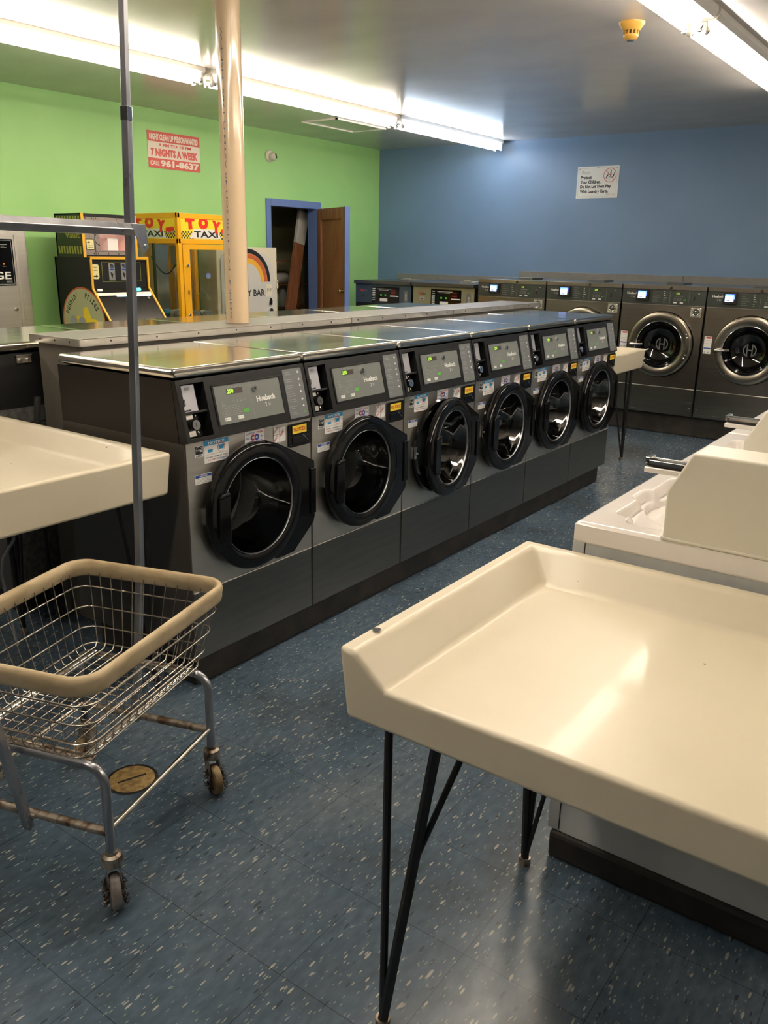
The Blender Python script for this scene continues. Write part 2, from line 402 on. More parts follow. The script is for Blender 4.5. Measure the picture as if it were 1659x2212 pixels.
b.box((XG-.12, DY0-.06, 0), (XG+.018, DY0+.012, DZ+.065), 'door_blue_paint')
b.box((XG-.12, DY1-.012, 0), (XG+.018, DY1+.07, DZ+.065), 'door_blue_paint')
b.box((XG-.12, DY0+.012, DZ-.01), (XG+.018, DY1-.012, DZ+.065), 'door_blue_paint')
struct(b.build('trim_1', bevel=.003))
b = MB()                                                       # closet shell behind the opening
x1 = XG-.12; x0 = XG-1.25
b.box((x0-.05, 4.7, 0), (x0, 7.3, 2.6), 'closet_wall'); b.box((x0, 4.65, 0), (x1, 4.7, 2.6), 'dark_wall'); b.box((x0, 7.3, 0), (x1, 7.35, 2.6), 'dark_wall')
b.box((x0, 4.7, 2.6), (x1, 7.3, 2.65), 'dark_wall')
struct(b.build('wall_closet'))
# open door leaf, plain wood on its inner face, blue edge
t = bpy.data.objects.new('door_1', None); COL.objects.link(t); t.location = (XG+.02, DY1+.01, 0); t['kind'] = 'structure'; t.rotation_euler.z = math.radians(-27)
b = MB(PM((0, 0, 0), (1, 0, 0), (0, 0, 1)))                    # x outward from hinge, y up, faces -Y
L_ = .805
b.box((.0, .02, -.03), (L_, 2.062, .004), 'ply_wood')
b.box((0, .02, .004), (.11, 2.062, .02), 'door_wood'); b.box((L_-.10, .02, .004), (L_-.014, 2.062, .02), 'door_wood')
b.box((.11, 1.94, .004), (L_-.10, 2.062, .02), 'door_wood'); b.box((.11, .02, .004), (L_-.10, .24, .02), 'door_wood')
b.box((.11, .95, .004), (.13, 1.94, .016), 'door_wood')
b.build('door_leaf', t, bevel=.002)
b = MB(PM((0, 0, 0), (1, 0, 0), (0, 0, 1))); b.box((L_-.014, .02, -.032), (L_+.003, 2.064, .022), 'door_blue_paint'); b.box((0, .02, -.04), (L_, 2.062, -.03), 'door_blue_paint'); b.build('painted_edge', t)
b = MB(PM((L_-.06, 0, 0), (1, 0, 0), (0, 0, 1)))
b.cyl((0, 1.17, .02), (0, 1.17, .05), .012, 'brass'); b.lathe([(.004, .075), (.02, .07), (.026, .06), (.02, .048), (.01, .045)], 'brass', 20, m=Matrix.Translation((0, 1.17, 0))); b.disc((0, 1.17), .028, .022, 'brass')
b.build('door_knob', t)

# ================================================================== FRONT-LOADING WASHERS
CP = PM((.014, 0, .951), (0, 1, 0), (-.235, 0, .972))          # sloping control panel frame
def screws(b, pts, r, w, mt='chrome'):
    for x, y in pts: b.lathe([(0, w+r*.45), (r*.6, w+r*.35), (r, w)], mt, 10, m=Matrix.Translation((x, y, 0)))
def washer(loc, label, group):
    t = thing('front_load_washer', loc, label, 'washing machine', group)
    D = .70
    b = MB()                                                   # side and rear skins
    for y in (.002, WW-.006): b.box((-D, y, .125), (-.004, y+.004, .945), 'washer_side')
    b.prism([(-D, .945), (-.03, .945), (-.055, 1.16), (-D, 1.16)], .003, .007, 'dark_brown', m=Matrix(((1, 0, 0, 0), (0, 0, 1, 0), (0, 1, 0, 0), (0, 0, 0, 1))))
    b.prism([(-D, .945), (-.03, .945), (-.055, 1.16), (-D, 1.16)], WW-.007, WW-.003, 'dark_brown', m=Matrix(((1, 0, 0, 0), (0, 0, 1, 0), (0, 1, 0, 0), (0, 0, 0, 1))))
    b.box((-D+.02, .006, .125), (-.02, WW-.006, .15), 'satin_black'); b.box((-D, .05, .93), (-.06, WW-.05, .94), 'satin_black')
    b.build('cabinet', t)
    b = MB(); b.box((-D, .004, .125), (-D+.006, WW-.004, .93), 'galvanised'); b.box((-D+.004, .004, .93), (-D+.01, WW-.004, 1.155), 'satin_black')
    b.box((-D-.003, .10, .90), (-D, .16, .905), 'black_print'); b.box((-D-.003, .30, .86), (-D, WW-.1, .864), 'black_print')
    b.cyl((-D-.03, WW-.62, .86), (-D, WW-.62, .86), .018, 'brass_dirty')
    b.build('back_panel', t)
    b = MB(); b.box((-D-.004, WW-.20, 1.115), (-D, WW-.135, 1.148), 'aluminium'); b.box((-D-.012, WW-.20, 1.146), (-D, WW-.13, 1.150), 'aluminium')
    for y in (WW-.185, WW-.15): b.cyl((-D-.012, y, 1.128), (-D-.004, y, 1.128), .007, 'chrome', 10)
    b.build('hinge_bracket', t)
    b = MB(FX)                                                 # stainless front
    plate_hole(b, .006, WW-.004, .398, .946, (.305, .669), .205, -.02, 0, 'steel')
    b.rect(.006, .945, WW-.004, .949, .001, 'aluminium', t=.002)
    b.build('front_panel', t, bevel=.003)
    b = MB(FX); b.box((.006, .128, -.02), (WW-.004, .392, 0), 'steel_dark'); b.box((.006, .3925, -.012), (WW-.004, .397, .004), 'aluminium')
    b.build('lower_panel', t, bevel=.003)
    # drum behind the door
    b = MB(FX @ Matrix.Translation((.305, .669, 0)))
    b.lathe([(.212, -.02), (.205, -.06), (.24, -.065), (.24, -.42), (.10, -.44), (0, -.44)], 'steel_drum', 40); b.build('drum', t)
    b = MB(FX @ Matrix.Translation((.305, .669, 0)))
    b.lathe([(.206, -.01), (.222, .004), (.235, .012), (.228, .02), (.205, .018), (.195, .0), (.195, -.03)], 'gloss_black', 48); b.build('door_seal', t)
    b = MB(FX); b.box((.075, .64, .001), (.09, .70, .02), 'chrome'); b.cyl((.082, .67, .02), (.082, .67, .035), .006, 'chrome', 8); b.build('door_latch', t)
    # door, hinged on the right
    HX, HY = .018, .632
    DM = Matrix.Translation((-HX, -HY-.009, -.006)) @ FX; DC = Matrix.Translation((.312, .675, 0))
    b = MB(DM)
    b.lathe([(.243, .020), (.245, .040), (.241, .050), (.232, .055), (.196, .057), (.187, .052), (.183, .040), (.181, .022), (.2, .018), (.243, .020)], 'gloss_black', 72, m=DC)
    hexa = [(.36, .918), (.40, .905), (.47, .872), (.628, .792), (.630, .775), (.630, .560), (.622, .535), (.50, .440), (.44, .437), (.40, .437)]
    for i in range(17):
        a = -PI/2+.25+(PI-.5)*i/16; hexa.append((.312+.200*math.cos(a), .675+.200*math.sin(a)))
    b.prism(hexa, .022, .052, 'gloss_black')
    b.prism([(.600, .765), (.630, .765), (.630, .575), (.600, .575)], .052, .060, 'gloss_black')
    dr = b.build('door', t, bevel=.003, loc=(HX, HY, 0))
    b = MB(DM)
    b.lathe([(.184, .046), (.181, .036), (.177, .02), (.160, -.02), (.146, -.07), (.125, -.095), (0, -.105)], 'door_glass', 64, m=DC); b.build('door_glass', dr)
    b = MB(DM); b.lathe([(.1855, .0525), (.1843, .0530), (.1828, .050), (.1825, .046)], 'chrome_grey', 64, m=DC); b.build('glass_ring', dr)
    b = MB(DM); b.prism([(.098, .750), (.150, .756), (.150, .60), (.150, .575), (.115, .575), (.095, .60)], .048, .068, 'gloss_black'); b.prism([(.100, .752), (.148, .758), (.144, .768), (.112, .764)], .060, .072, 'black_plastic'); b.build('door_handle', dr, bevel=.003)
    # control panel
    b = MB(CP)
    hh = .216
    for r in ((0.004, 0, .020, hh), (.128, 0, .157, hh), (.020, 0, .128, .014), (.020, .200, .128, hh), (.157, 0, WW-.004, .034), (.157, .184, WW-.004, hh), (.510, .034, WW-.004, .184)):
        b.box((r[0], r[1], -.05), (r[2], r[3], 0), 'black_plastic')
    b.box((.004, .0, -.052), (WW-.004, hh, -.05), 'black_plastic')
    b.box((.157, .034, -.05), (.510, .184, -.004), 'black_plastic')
    b.prism([(.157, .034), (.165, .034), (.165, .184), (.157, .184)], -.004, .003, 'black_plastic'); b.prism([(.502, .034), (.510, .034), (.510, .184), (.502, .184)], -.004, .003, 'black_plastic')
    b.prism([(.157, .034), (.510, .034), (.510, .040), (.157, .040)], -.004, .003, 'black_plastic'); b.prism([(.157, .178), (.510, .178), (.510, .184), (.157, .184)], -.004, .003, 'black_plastic')
    b.box((.022, .098, -.05), (.126, .106, -.006), 'black_plastic')
    b.build('control_panel', t, bevel=.0022)
    b = MB(CP)                                                 # coin bay
    b.box((.022, .106, -.048), (.098, .198, -.02), 'slot_grey'); b.box((.034, .125, -.02), (.040, .196, -.018), 'black_print'); b.cyl((.037, .128, -.014), (.037, .150, -.014), .004, 'chrome', 8)
    b.cyl((.030, .110, -.014), (.06, .112, -.014), .0025, 'black_print', 8)
    b.prism(rrect(.052, .180, .076, .190, .004), -.02, -.0195, 'grey_print')
    b.build('coin_slot', t)
    b = MB(CP); b.box((.022, .020, -.048), (.075, .097, -.03), 'aluminium'); b.cyl((.056, .060, -.03), (.056, .060, -.006), .021, 'gloss_black', 24); b.cyl((.060, .058, -.008), (.060, .058, -.001), .0175, 'chrome', 24)
    b.box((.058, .052, -.001), (.062, .064, -.0005), 'black_print'); screws(b, [(.088, .090), (.088, .030)], .005, -.03)
    b.box((.075, .018, -.05), (.100, .098, -.034), 'black_plastic'); b.build('coin_lock', t)
    b = MB(CP)                                                 # grey display
    b.box((.165, .040, -.004), (.502, .178, .0005), 'display_grey')
    b.box((.3395, .042, .0005), (.3405, .176, .0009), 'grey_print')
    b.box((.224, .143, .0005), (.303, .163, .0012), 'lcd_off'); b.text('250', .226, .1455, .031, .0155, .0016, 'lcd_green', .03, shear=.1)
    b.ring((.262, .168), .006, .0068, .001, 'grey_print', 14, a0=.4, a1=3.6); b.rect(.238, .1685, .255, .1695, .001, 'grey_print'); b.rect(.268, .1685, .282, .1695, .001, 'grey_print')
    for i in range(4):
        x = .246+i*.018; b.rect(x, .113, x+.008, .1145, .001, 'grey_print'); b.rect(x, .120, x+.008, .1205, .001, 'grey_print'); b.rect(x, .1145, x+.0008, .120, .001, 'grey_print'); b.rect(x+.0072, .1145, x+.008, .120, .001, 'grey_print')
    b.rect(.190, .108, .204, .1095, .001, 'grey_print'); b.ring((.196, .118), .003, .004, .001, 'grey_print', 10)
    for j in range(2):
        for i in range(3):
            x = .190+i*.034; y = .088-j*.020
            for q in ((x, y, x+.030, y+.0008), (x, y+.0142, x+.030, y+.015), (x, y, x+.0008, y+.015), (x+.0292, y, x+.030, y+.015)): b.rect(*q, .001, 'grey_print')
            b.rect(x+.008, y+.006, x+.021, y+.0078, .0012, 'grey_print')
    b.rect(.292, .070, .320, .083, .001, 'key_green'); b.rect(.193, .050, .221, .0625, .001, 'white_print'); b.rect(.258, .050, .286, .0625, .001, 'white_print')
    for x in (.196, .261): b.rect(x, .0545, x+.003, .0575, .0012, 'black_print'); b.rect(x+.008, .0555, x+.02, .0568, .0012, 'grey_print')
    b.text('Huebsch', .366, .100, .098, .021, .001, 'white_print', .035); b.text('2', .406, .078, .009, .014, .001, 'white_print', .0)
    b.prism([(.421, .0915), (.424, .0785), (.433, .0785), (.436, .0915), (.432, .088), (.425, .088)], .0005, .001, 'grey_print')
    b.cyl((.362, .150, .0005), (.362, .150, .008), .0105, 'chrome', 20); b.cyl((.362, .150, .008), (.362, .150, .0085), .006, 'black_print', 12)
    b.build('display_panel', t)
    b = MB(CP); b.prism(rrect(.528, .010, .636, .202, .006), 0, .0012, 'strip_grey')
    for k, (y, n) in enumerate(((.188, 2), (.160, 2), (.136, 2), (.112, 3), (.082, 2), (.056, 2), (.032, 2))):
        b.ring((.534, y), .0012, .0022, .0016, 'grey_print', 8)
        for q in range(n): b.rect(.540, y-q*.008, .540+(.028, .036, .040)[(k+q) % 3], y-q*.008+.0016, .0016, 'grey_print')
        ic = 'key_green' if k == 6 else 'white_print'
        b.rect(.608, y-.004, .620, y-.0015, .0016, ic); b.rect(.612, y-.006, .616, y+.003, .0016, ic)
    b.build('instruction_strip', t)
    # lid
    b = MB(); b.box((-D-.002, .0025, 1.164), (-.038, WW-.0025, 1.200), 'steel_top'); b.build('lid', t, bevel=.015, seg=5)
    # detergent drawer
    b = MB(FX); b.prism(rrect(.521, .845, .653, .938, .012), .0, .006, 'black_plastic'); b.box((.540, .858, .006), (.636, .885, .010), 'gloss_black')
    b.cyl((.600, .890, .009), (.628, .864, .012), .0018, 'chrome_grey', 6); b.build('detergent_drawer', t, bevel=.002)
    # stickers, one part each
    def stk(nm, x0, y0, x1, y1, fn, base='sticker_white', w=.0005):
        q = MB(FX); q.rect(x0, y0, x1, y1, w, base, t=.0004); fn(q, x0, y0, x1-x0, y1-y0, w+.0006); q.build(nm, t)
    def f_not(q, x, y, a, c, w):
        q.rect(x, y+c*.78, x+a, y+c, w, 'notice_blue'); q.text('NOTICE', x+a*.17, y+c*.82, a*.66, c*.125, w+.0003, 'sticker_white', .03)
        q.prism([(x+a*.12, y+c*.66), (x+a*.15, y+c*.48), (x+a*.34, y+c*.48), (x+a*.37, y+c*.66)], w-.0002, w+.0001, 'sticker_white')
        q.prism([(x+a*.14, y+c*.60), (x+a*.16, y+c*.47), (x+a*.33, y+c*.47), (x+a*.35, y+c*.60)], w, w+.0003, 'notice_blue')
        q.prism([(x+a*.58, y+c*.72), (x+a*.61, y+c*.52), (x+a*.78, y+c*.52), (x+a*.81, y+c*.72)], w, w+.0003, 'notice_blue'); q.ring((x+a*.69, y+c*.62), a*.135, a*.15, w+.0005, 'print_red', 20)
        q.text('TO PREVENT OVERSUDSING,', x+a*.04, y+c*.33, a*.92, c*.06, w, 'grey_print', .02); q.text('DO NOT USE MORE THAN', x+a*.06, y+c*.21, a*.88, c*.06, w, 'black_print', .02)
        q.text('1/4 CUP', x+a*.14, y+c*.09, a*.30, c*.06, w, 'print_red', .03); q.text('DETERGENT', x+a*.48, y+c*.09, a*.42, c*.06, w, 'notice_navy', .02)
    stk('notice_sticker', .087, .864, .204, .944, f_not)
    def f_es(q, x, y, a, c, w):
        q.rect(x+a*.06, y+c*.25, x+a*.94, y+c*.95, w, 'black_print'); q.ring((x+a*.5, y+c*.55), a*.36, a*.40, w+.0003, 'sticker_white', 20, a0=.2, a1=2.9)
        q.text('energy', x+a*.14, y+c*.48, a*.5, c*.18, w+.0003, 'sticker_white', .0, rot=.1); st = []
        for i in range(10): rad = a*(.17 if i % 2 == 0 else .07); st.append((x+a*.72+rad*math.cos(PI/2+i*PI/5), y+c*.55+rad*math.sin(PI/2+i*PI/5)))
        q.prism(st, w, w+.0004, 'sticker_white'); q.rect(x+a*.1, y+c*.14, x+a*.9, y+c*.19, w, 'black_print'); q.rect(x+a*.1, y+c*.05, x+a*.8, y+c*.10, w, 'black_print')
    stk('efficiency_sticker', .044, .892, .083, .933, f_es)
    def f_n2(q, x, y, a, c, w):
        q.rect(x+a*.02, y+c*.68, x+a*.98, y+c*.97, w, 'notice_navy'); q.text('NOTICE', x+a*.27, y+c*.73, a*.46, c*.19, w+.0003, 'sticker_white', .03)
        for k in range(4): q.rect(x+a*.06, y+c*(.54-.14*k), x+a*(.92-.1*(k % 2)), y+c*(.58-.14*k), w, 'grey_print')
    stk('small_notice_sticker', .040, .795, .117, .829, f_n2)
    def f_pod(q, x, y, a, c, w):
        q.text('LAUNDRY', x+a*.07, y+c*.74, a*.50, c*.15, w, 'print_blue', .02); q.text('PODS', x+a*.62, y+c*.74, a*.32, c*.15, w, 'print_red', .03)
        q.text('GO', x+a*.07, y+c*.40, a*.16, c*.15, w, 'print_blue', .02); q.text('IN', x+a*.83, y+c*.40, a*.11, c*.15, w, 'print_blue', .02)
        q.ring((x+a*.42, y+c*.48), a*.05, a*.12, w, 'print_red', 16, a0=.6, a1=5.6); q.ring((x+a*.62, y+c*.48), a*.05, a*.12, w+.0002, 'print_blue', 16, a0=-2.6, a1=2.2)
        q.ring((x+a*.62, y+c*.48), a*.05, a*.12, w+.0002, 'print_red', 8, a0=2.2, a1=3.6); q.ring((x+a*.42, y+c*.48), a*.05, a*.12, w+.0002, 'print_blue', 8, a0=2.3, a1=4.2)
        q.text('WITH CLOTHES', x+a*.09, y+c*.10, a*.82, c*.15, w, 'print_blue', .02)
    stk('pods_sticker', .287, .894, .387, .946, f_pod)
    def f_so(q, x, y, a, c, w):
        for r in ((x, y, x+a*.04, y+c), (x+a*.96, y, x+a, y+c), (x, y, x+a, y+c*.04), (x, y+c*.96, x+a, y+c), (x+a*.46, y, x+a*.5, y+c), (x, y+c*.5, x+a*.48, y+c*.54)): q.rect(*r, w, 'grey_print')
        q.text('SOFTENER', x+a*.08, y+c*.62, a*.44, c*.13, w, 'print_red', .03, rot=.75); q.text('BLEACH', x+a*.10, y+c*.10, a*.40, c*.13, w, 'print_red', .03, rot=.75); q.text('SOAP', x+a*.60, y+c*.33, a*.42, c*.19, w, 'print_red', .03, rot=.85)
    stk('soap_sticker', .440, .877, .510, .938, f_so)
    stk('yellow_sticker', .537, .899, .620, .931, lambda q, x, y, a, c, w: q.text('NO PODS', x+a*.08, y+c*.27, a*.84, c*.48, w, 'print_red', .035), 'sticker_yellow', .011)
    return t
G1 = 'front-loading washers in the front row'
w1 = washer((0, 0, 0), 'nearest stainless front-loading washer, at the open end of the row beside the wire cart', G1)
FL = ['stainless front-loading washer directly right of the nearest one',
      'stainless front-loading washer whose round black door stands slightly ajar',
      'stainless front-loading washer just beyond the one with the ajar door',
      'second farthest stainless front-loading washer in the front row',
      'farthest stainless front-loading washer, beside the small far folding table']
ws = [w1]
for i, l in enumerate(FL): ws.append(dup(w1, (0, WW*(i+1), 0), l))
for k in kids(ws[2]):
    if k.name.split('.')[0] == 'door': k.rotation_euler.z = math.radians(6.5)
for k in kids(ws[3]):
    if k.name.split('.')[0] == 'door': k.rotation_euler.z = math.radians(1.6)
G2 = 'rear row washers behind the grey partition, only their lids in view'
RL = ['rear-row washer at the far left, its black back exposed beside the partition end', 'rear-row washer lid in front of the black arcade prize machine',
      'rear-row washer lid in front of the yellow claw machine', 'rear-row washer lid just behind the cream pipe column', 'rear-row washer lid in front of the open wooden door', 'farthest rear-row washer lid, nearest the dark blue-grey coin washer']
for i, l in enumerate(RL):
    c = dup(w1, (-1.80, -.06+WW*(i+1), .006), l, PI); c['group'] = G2
b = MB(); b.box((-.62, .03, 0), (-.035, 3.93, .124), 'dirty_base'); tag(b.build('washer_plinth', bevel=.01), 'long dark dirty plinth under the front row of washers', 'plinth')
b = MB(); b.box((-1.77, 0, 0), (-1.16, 3.88, .130), 'dirty_base'); tag(b.build('washer_plinth', bevel=.01), 'low dark plinth under the rear row of washers', 'plinth')

# ================================================================== PARTITION (pipe chase) between the rows
t = thing('pipe_partition', (0, 0, 0), 'long grey partition with metal-edged top between the two washer rows', 'partition')
b = MB(); b.box((-1.055, .155, 0), (-.755, 4.16, 1.21), 'panel_grey'); b.build('body', t)
b = MB()
for i, (a, c) in enumerate(((.135, 1.872), (1.875, 2.95), (2.953, 4.22))): b.box((-1.075, a, 1.212), (-.742, c, 1.238), 'laminate_grey')
b.build('top', t)
b = MB()
for a, c in ((.133, 1.30), (1.302, 1.86), (1.872, 2.94), (2.953, 4.222)): b.box((-.742, a, 1.210), (-.738, c, 1.240), 'aluminium'); b.box((-.752, a, 1.238), (-.738, c, 1.2402), 'aluminium')
b.box((-1.077, .131, 1.210), (-.738, .135, 1.240), 'aluminium'); b.box((-1.079, .131, 1.210), (-1.075, 4.222, 1.240), 'aluminium'); b.box((-1.079, 4.22, 1.21), (-.738, 4.224, 1.24), 'aluminium')
for k in range(17):
    b.cyl((-.7385, .28+k*.235, 1.226), (-.7365, .28+k*.235, 1.226), .004, 'black_print', 8)
for x in (-.80, -.90, -1.0): b.cyl((x, .1315, 1.226), (x, .1295, 1.226), .004, 'black_print', 8)
b.build('metal_edging', t)
# pipe column
PXY = (-.915, 1.17)
t = thing('pipe_column', (PXY[0], PXY[1], 1.24), 'glossy cream plastic pipe rising from the partition to the ceiling', 'pipe')
b = MB(); b.cyl((0, 0, 0), (0, 0, H-1.24), .0572, 'pvc', 48); b.build('pipe', t)
b = MB()
V, F, bb = text_geo('AMPF 4" PVC 1120 SCH 40 ASTM D 1785  NSF-PW', .01); ln = 1.28; sx = ln/(bb[1]-bb[0]); sy = .009/(bb[3]-bb[2])
def onp(u, v): a = math.radians(-73)-v/.0576; return (.0576*math.cos(a), .0576*math.sin(a), u)
for off in (.02, ):
    b.add([onp(off+(v.x-bb[0])*sx, (v.y-bb[2])*sy) for v in V], F, 'pvc_print')
b.build('printed_lettering', t)

# ================================================================== FOLDING TABLES
def folding_table(label, loc, length, rz=0):
    """length along x, depth .76 along y; origin at the left back bottom corner of the moulded top; open edge at -y"""
    ZT, HS, LIP = .148, .083, .076
    t = thing('folding_table', loc, label, 'table', 'cream moulded folding tables on hairpin legs')
    D = .76; L = length; b = MB()
    st = []                                                    # cross-section rings: outer bottom -> outer top -> inner top -> inner floor
    dr = .012
    def ringpts(o_side, o_back, z_side, zf, o_front):
        # five points: front-left, back-left, back-right, front-right (open front)
        return [(o_side, -D+o_front, zf), (o_side, -o_back, z_side), (L-o_side, -o_back, z_side), (L-o_side, -D+o_front, zf)]
    V = []; F = []
    # left end wall profile along y: full height except the chamfered front
    def wall_end(x_out, sgn):
        top = [(-D+.055, ZT), (0, ZT)]
        o = [(x_out+sgn*(-.000), y, z) for y, z in ((-D, LIP), (-D+.055, ZT-.002), (-.0, ZT))]
    P = {}
    def v(k, p): P[k] = len(V); V.append(p)
    for s_, X, sg in (('L', 0, 1), ('R', L, -1)):
        v(s_+'ob_f', (X+sg*dr, -D+dr, 0)); v(s_+'ob_b', (X+sg*dr, -dr, 0))
        v(s_+'of', (X+sg*.004, -D+.004, LIP-.004)); v(s_+'ot_f', (X, -D+.004, ZT)); v(s_+'ot_b', (X, 0, ZT))
        v(s_+'it_f', (X+sg*.034, -D+.008, ZT-.006)); v(s_+'it_b', (X+sg*.034, -.034, ZT))
        v(s_+'fl_f', (X+sg*.098, -D+.012, HS)); v(s_+'fl_b', (X+sg*.098, -.092, HS-.004))
    q = lambda *k: F.append(tuple(P[i] for i in k))
    q('Lob_f', 'Lot_f', 'Lot_b', 'Lob_b'); q('Rob_f', 'Rob_b', 'Rot_b', 'Rot_f')
    q('Lob_b', 'Lot_b', 'Rot_b', 'Rob_b')
    q('Lot_f', 'Lit_f', 'Lit_b', 'Lot_b'); q('Rot_f', 'Rot_b', 'Rit_b', 'Rit_f'); q('Lot_b', 'Lit_b', 'Rit_b', 'Rot_b')
    q('Lit_f', 'Lfl_f', 'Lfl_b', 'Lit_b'); q('Rit_f', 'Rit_b', 'Rfl_b', 'Rfl_f'); q('Lit_b', 'Lfl_b', 'Rfl_b', 'Rit_b')
    q('Lfl_f', 'Rfl_f', 'Rfl_b', 'Lfl_b')
    F.append(tuple(P[i] for i in ('Lob_f', 'Rob_f', 'Rot_f', 'Rit_f', 'Rfl_f', 'Lfl_f', 'Lit_f', 'Lot_f')))
    q('Lob_f', 'Lob_b', 'Rob_b', 'Rob_f')
    V = V; b.add(V, F, 'cream', False)
    o = b.build('moulded_top', t, bevel=.011, seg=4)
    o.data.polygons.foreach_set('use_smooth', [True]*len(o.data.polygons)); o.data.set_sharp_from_angle(angle=math.radians(50))
    wn = o.modifiers.new('WN', 'WEIGHTED_NORMAL'); wn.keep_sharp = False; wn.weight = 80
    b = MB(); b.lathe([(0, 0), (.0085, 0)], 'black_print', 16, m=Matrix.Translation((.017, -D+.10, ZT+.0008))); b.build('drain_hole', t)
    for (cx, cy) in ((.075, -D+.065), (L-.075, -D+.065), (.090, -.057), (L-.090, -.057)):
        sx = 1 if cx < L/2 else -1; sy = 1 if cy < -D/2 else -1
        lg = MB(); foot = Vector((cx, cy, -loc[2]+.004)); top = .0
        fr = sy > 0
        if fr: A = [(cx+sx*.000, cy), (cx+sx*.105, cy+sy*.01), (cx+sx*.150, cy+sy*.06)]
        else: A = [(cx-sx*.02, cy+sy*.02), (cx+sx*.03, cy-sy*.01), (cx+sx*.14, cy+sy*.02)]
        f0 = foot+Vector((0, 0, .012)); bm_ = Vector((A[1][0], A[1][1], 0)).lerp(f0, .42)
        for k, (ax, ay) in enumerate(A):
            r = ((.0085, .0115, .0065) if fr else (.0115, .0085, .0065))[k]
            P_ = [(ax, ay, 0), bm_, f0] if (fr and k == 2) else [(ax, ay, 0), Vector((ax, ay, 0)).lerp(f0, .5), f0]
            lg.tube(P_, r, 'leg_black', 8)
        lg.box((A[0][0]-.01, min(a[1] for a in A)-.012, -.004), (A[2][0]+.01, max(a[1] for a in A)+.012, .004), 'leg_black') if sx > 0 else lg.box((A[2][0]-.01, min(a[1] for a in A)-.012, -.004), (A[0][0]+.01, max(a[1] for a in A)+.012, .004), 'leg_black')
        lg.cyl((foot.x, foot.y, foot.z-.004), (foot.x, foot.y, foot.z+.018), .016, 'rusty_chrome', 12)
        lg.build('leg', t)
    return t
TB = folding_table('large cream folding table in the right foreground with raised rim', (1.312, -.035, .752), 1.52)
folding_table('cream folding table at the left edge against the nearest washer', (-1.065, -.045, .778), 1.05)
folding_table('small-looking cream folding table end beyond the last front-row washer', (-.722, 4.755, .752), .67)

# ================================================================== CEILING LIGHT STRIPS
def strip(x, y0, y1, label, body_w, tube_mats=('tube_warm', 'tube_warm')):
    t = thing('ceiling_light_strip', (x, y0, H), label, 'light', 'fluorescent strips on the ceiling'); L = y1-y0; hw = body_w/2
    XZ = Matrix(((1, 0, 0, 0), (0, 0, -1, 0), (0, 1, 0, 0), (0, 0, 0, 1)))   # plane x->X, y->Z, extrude toward -Y
    b = MB(); b.prism([(-hw, 0), (-hw, -.028), (-hw+.018, -.052), (hw-.018, -.052), (hw, -.028), (hw, 0)], -L, 0, 'fixture_white', m=XZ)
    b.build('housing', t)
    s_ = .040
    for sx, mt in ((-s_, tube_mats[0]), (s_, tube_mats[1])):
        b = MB(); b.cyl((sx, .045, -.088), (sx, L-.045, -.088), .0185, mt, 16); b.build('tube', t)
        for y in (.012, L-.040):
            e = MB(); e.box((sx-.012, y, -.115), (sx+.012, y+.018, -.045), 'fixture_white'); e.cyl((sx, y-.004 if y < .1 else y+.018, -.105), (sx, y if y < .1 else y+.024, -.105), .012, 'chrome', 12)
            e.build('socket', t, bevel=.002)
        for y in (.030, L-.055): e = MB(); e.cyl((sx, y, -.088), (sx, y+.025, -.088), .0192, 'aluminium', 16); e.build('tube_cap', t)
    return t
XL = -2.81
#strip(XL, -4.9, -2.5, 'warm fluorescent strip nearest the back of the room on the left line', .112)
strip(XL, -2.45, -.05, 'added unseen warm fluorescent strip second nearest on the left ceiling line', .112)  # out of view, added to carry the line on and light the room
strip(XL, 0.10, 2.74, 'warm fluorescent strip left of the pipe column near the green wall', .112)
strip(XL, 2.79, 5.16, 'warm fluorescent strip right of the pipe column above the claw machine', .112)
strip(XL, 5.19, 7.22, 'fluorescent strip ending in a bluish glow at the blue wall', .112, ('tube_warm', 'tube_cool'))
XRS = .585
strip(XRS, .66, 3.07, 'fluorescent strip at the top right, the part nearer the viewer', .235)
strip(XRS, 3.11, 5.52, 'fluorescent strip at the top right, the part running to the right edge', .235)
strip(XRS, -1.8, .60, 'added unseen fluorescent strip overhead behind the viewer', .235)  # unseen continuation of this line, added for its light
strip(XRS, -4.6, -2.1, 'added unseen fluorescent fill strip at the back of the room', .235)  # unseen strip, added as fill for faces turned to the back
for k_, (ya, lb) in enumerate(((-.76, 'right of the viewer'), (1.68, 'right of the top-loading washers'), (4.12, 'at the far right near the blue wall'))): strip(3.5, ya, ya+2.40, 'added fluorescent fill strip beyond the frame '+lb, .112)  # unseen third line of strips, added to brighten the steel washer fronts

# ================================================================== CEILING AND WALL FITTINGS
t = thing('smoke_detector', (.215, 3.15, H), 'old amber plastic smoke detector on the ceiling', 'smoke detector'); t.scale = (1.15, 1.15, .92)
b = MB(); b.lathe([(0, -.002), (.062, 0), (.060, -.012), (.048, -.030), (.040, -.046), (.034, -.046)], 'amber_plastic', 32); b.build('base', t)
b = MB(); b.lathe([(.026, -.046), (.026, -.068)], 'black_print', 24)
for i in range(12):
    a = 2*PI*i/12; b.box((.024, -.004, -.069), (.036, .004, -.045), 'amber_plastic', m=Matrix.Rotation(a, 4, 'Z'))
b.lathe([(.036, -.068), (.036, -.074), (.030, -.090), (.024, -.096), (0, -.096)], 'amber_plastic', 32); b.build('vent_cage', t)
b = MB(); b.lathe([(.018, -.096), (.018, -.101), (0, -.104)], 'chrome', 20); b.build('test_button', t)
t = thing('ceiling_hatch', (-3.85, 5.02, H), 'flat painted hatch with a pale edge strip in the ceiling over the green wall', 'hatch')
b = MB(); b.box((.03, .02, -.006), (.42, .80, .0), 'ceiling_paint'); b.build('panel', t, bevel=.002)
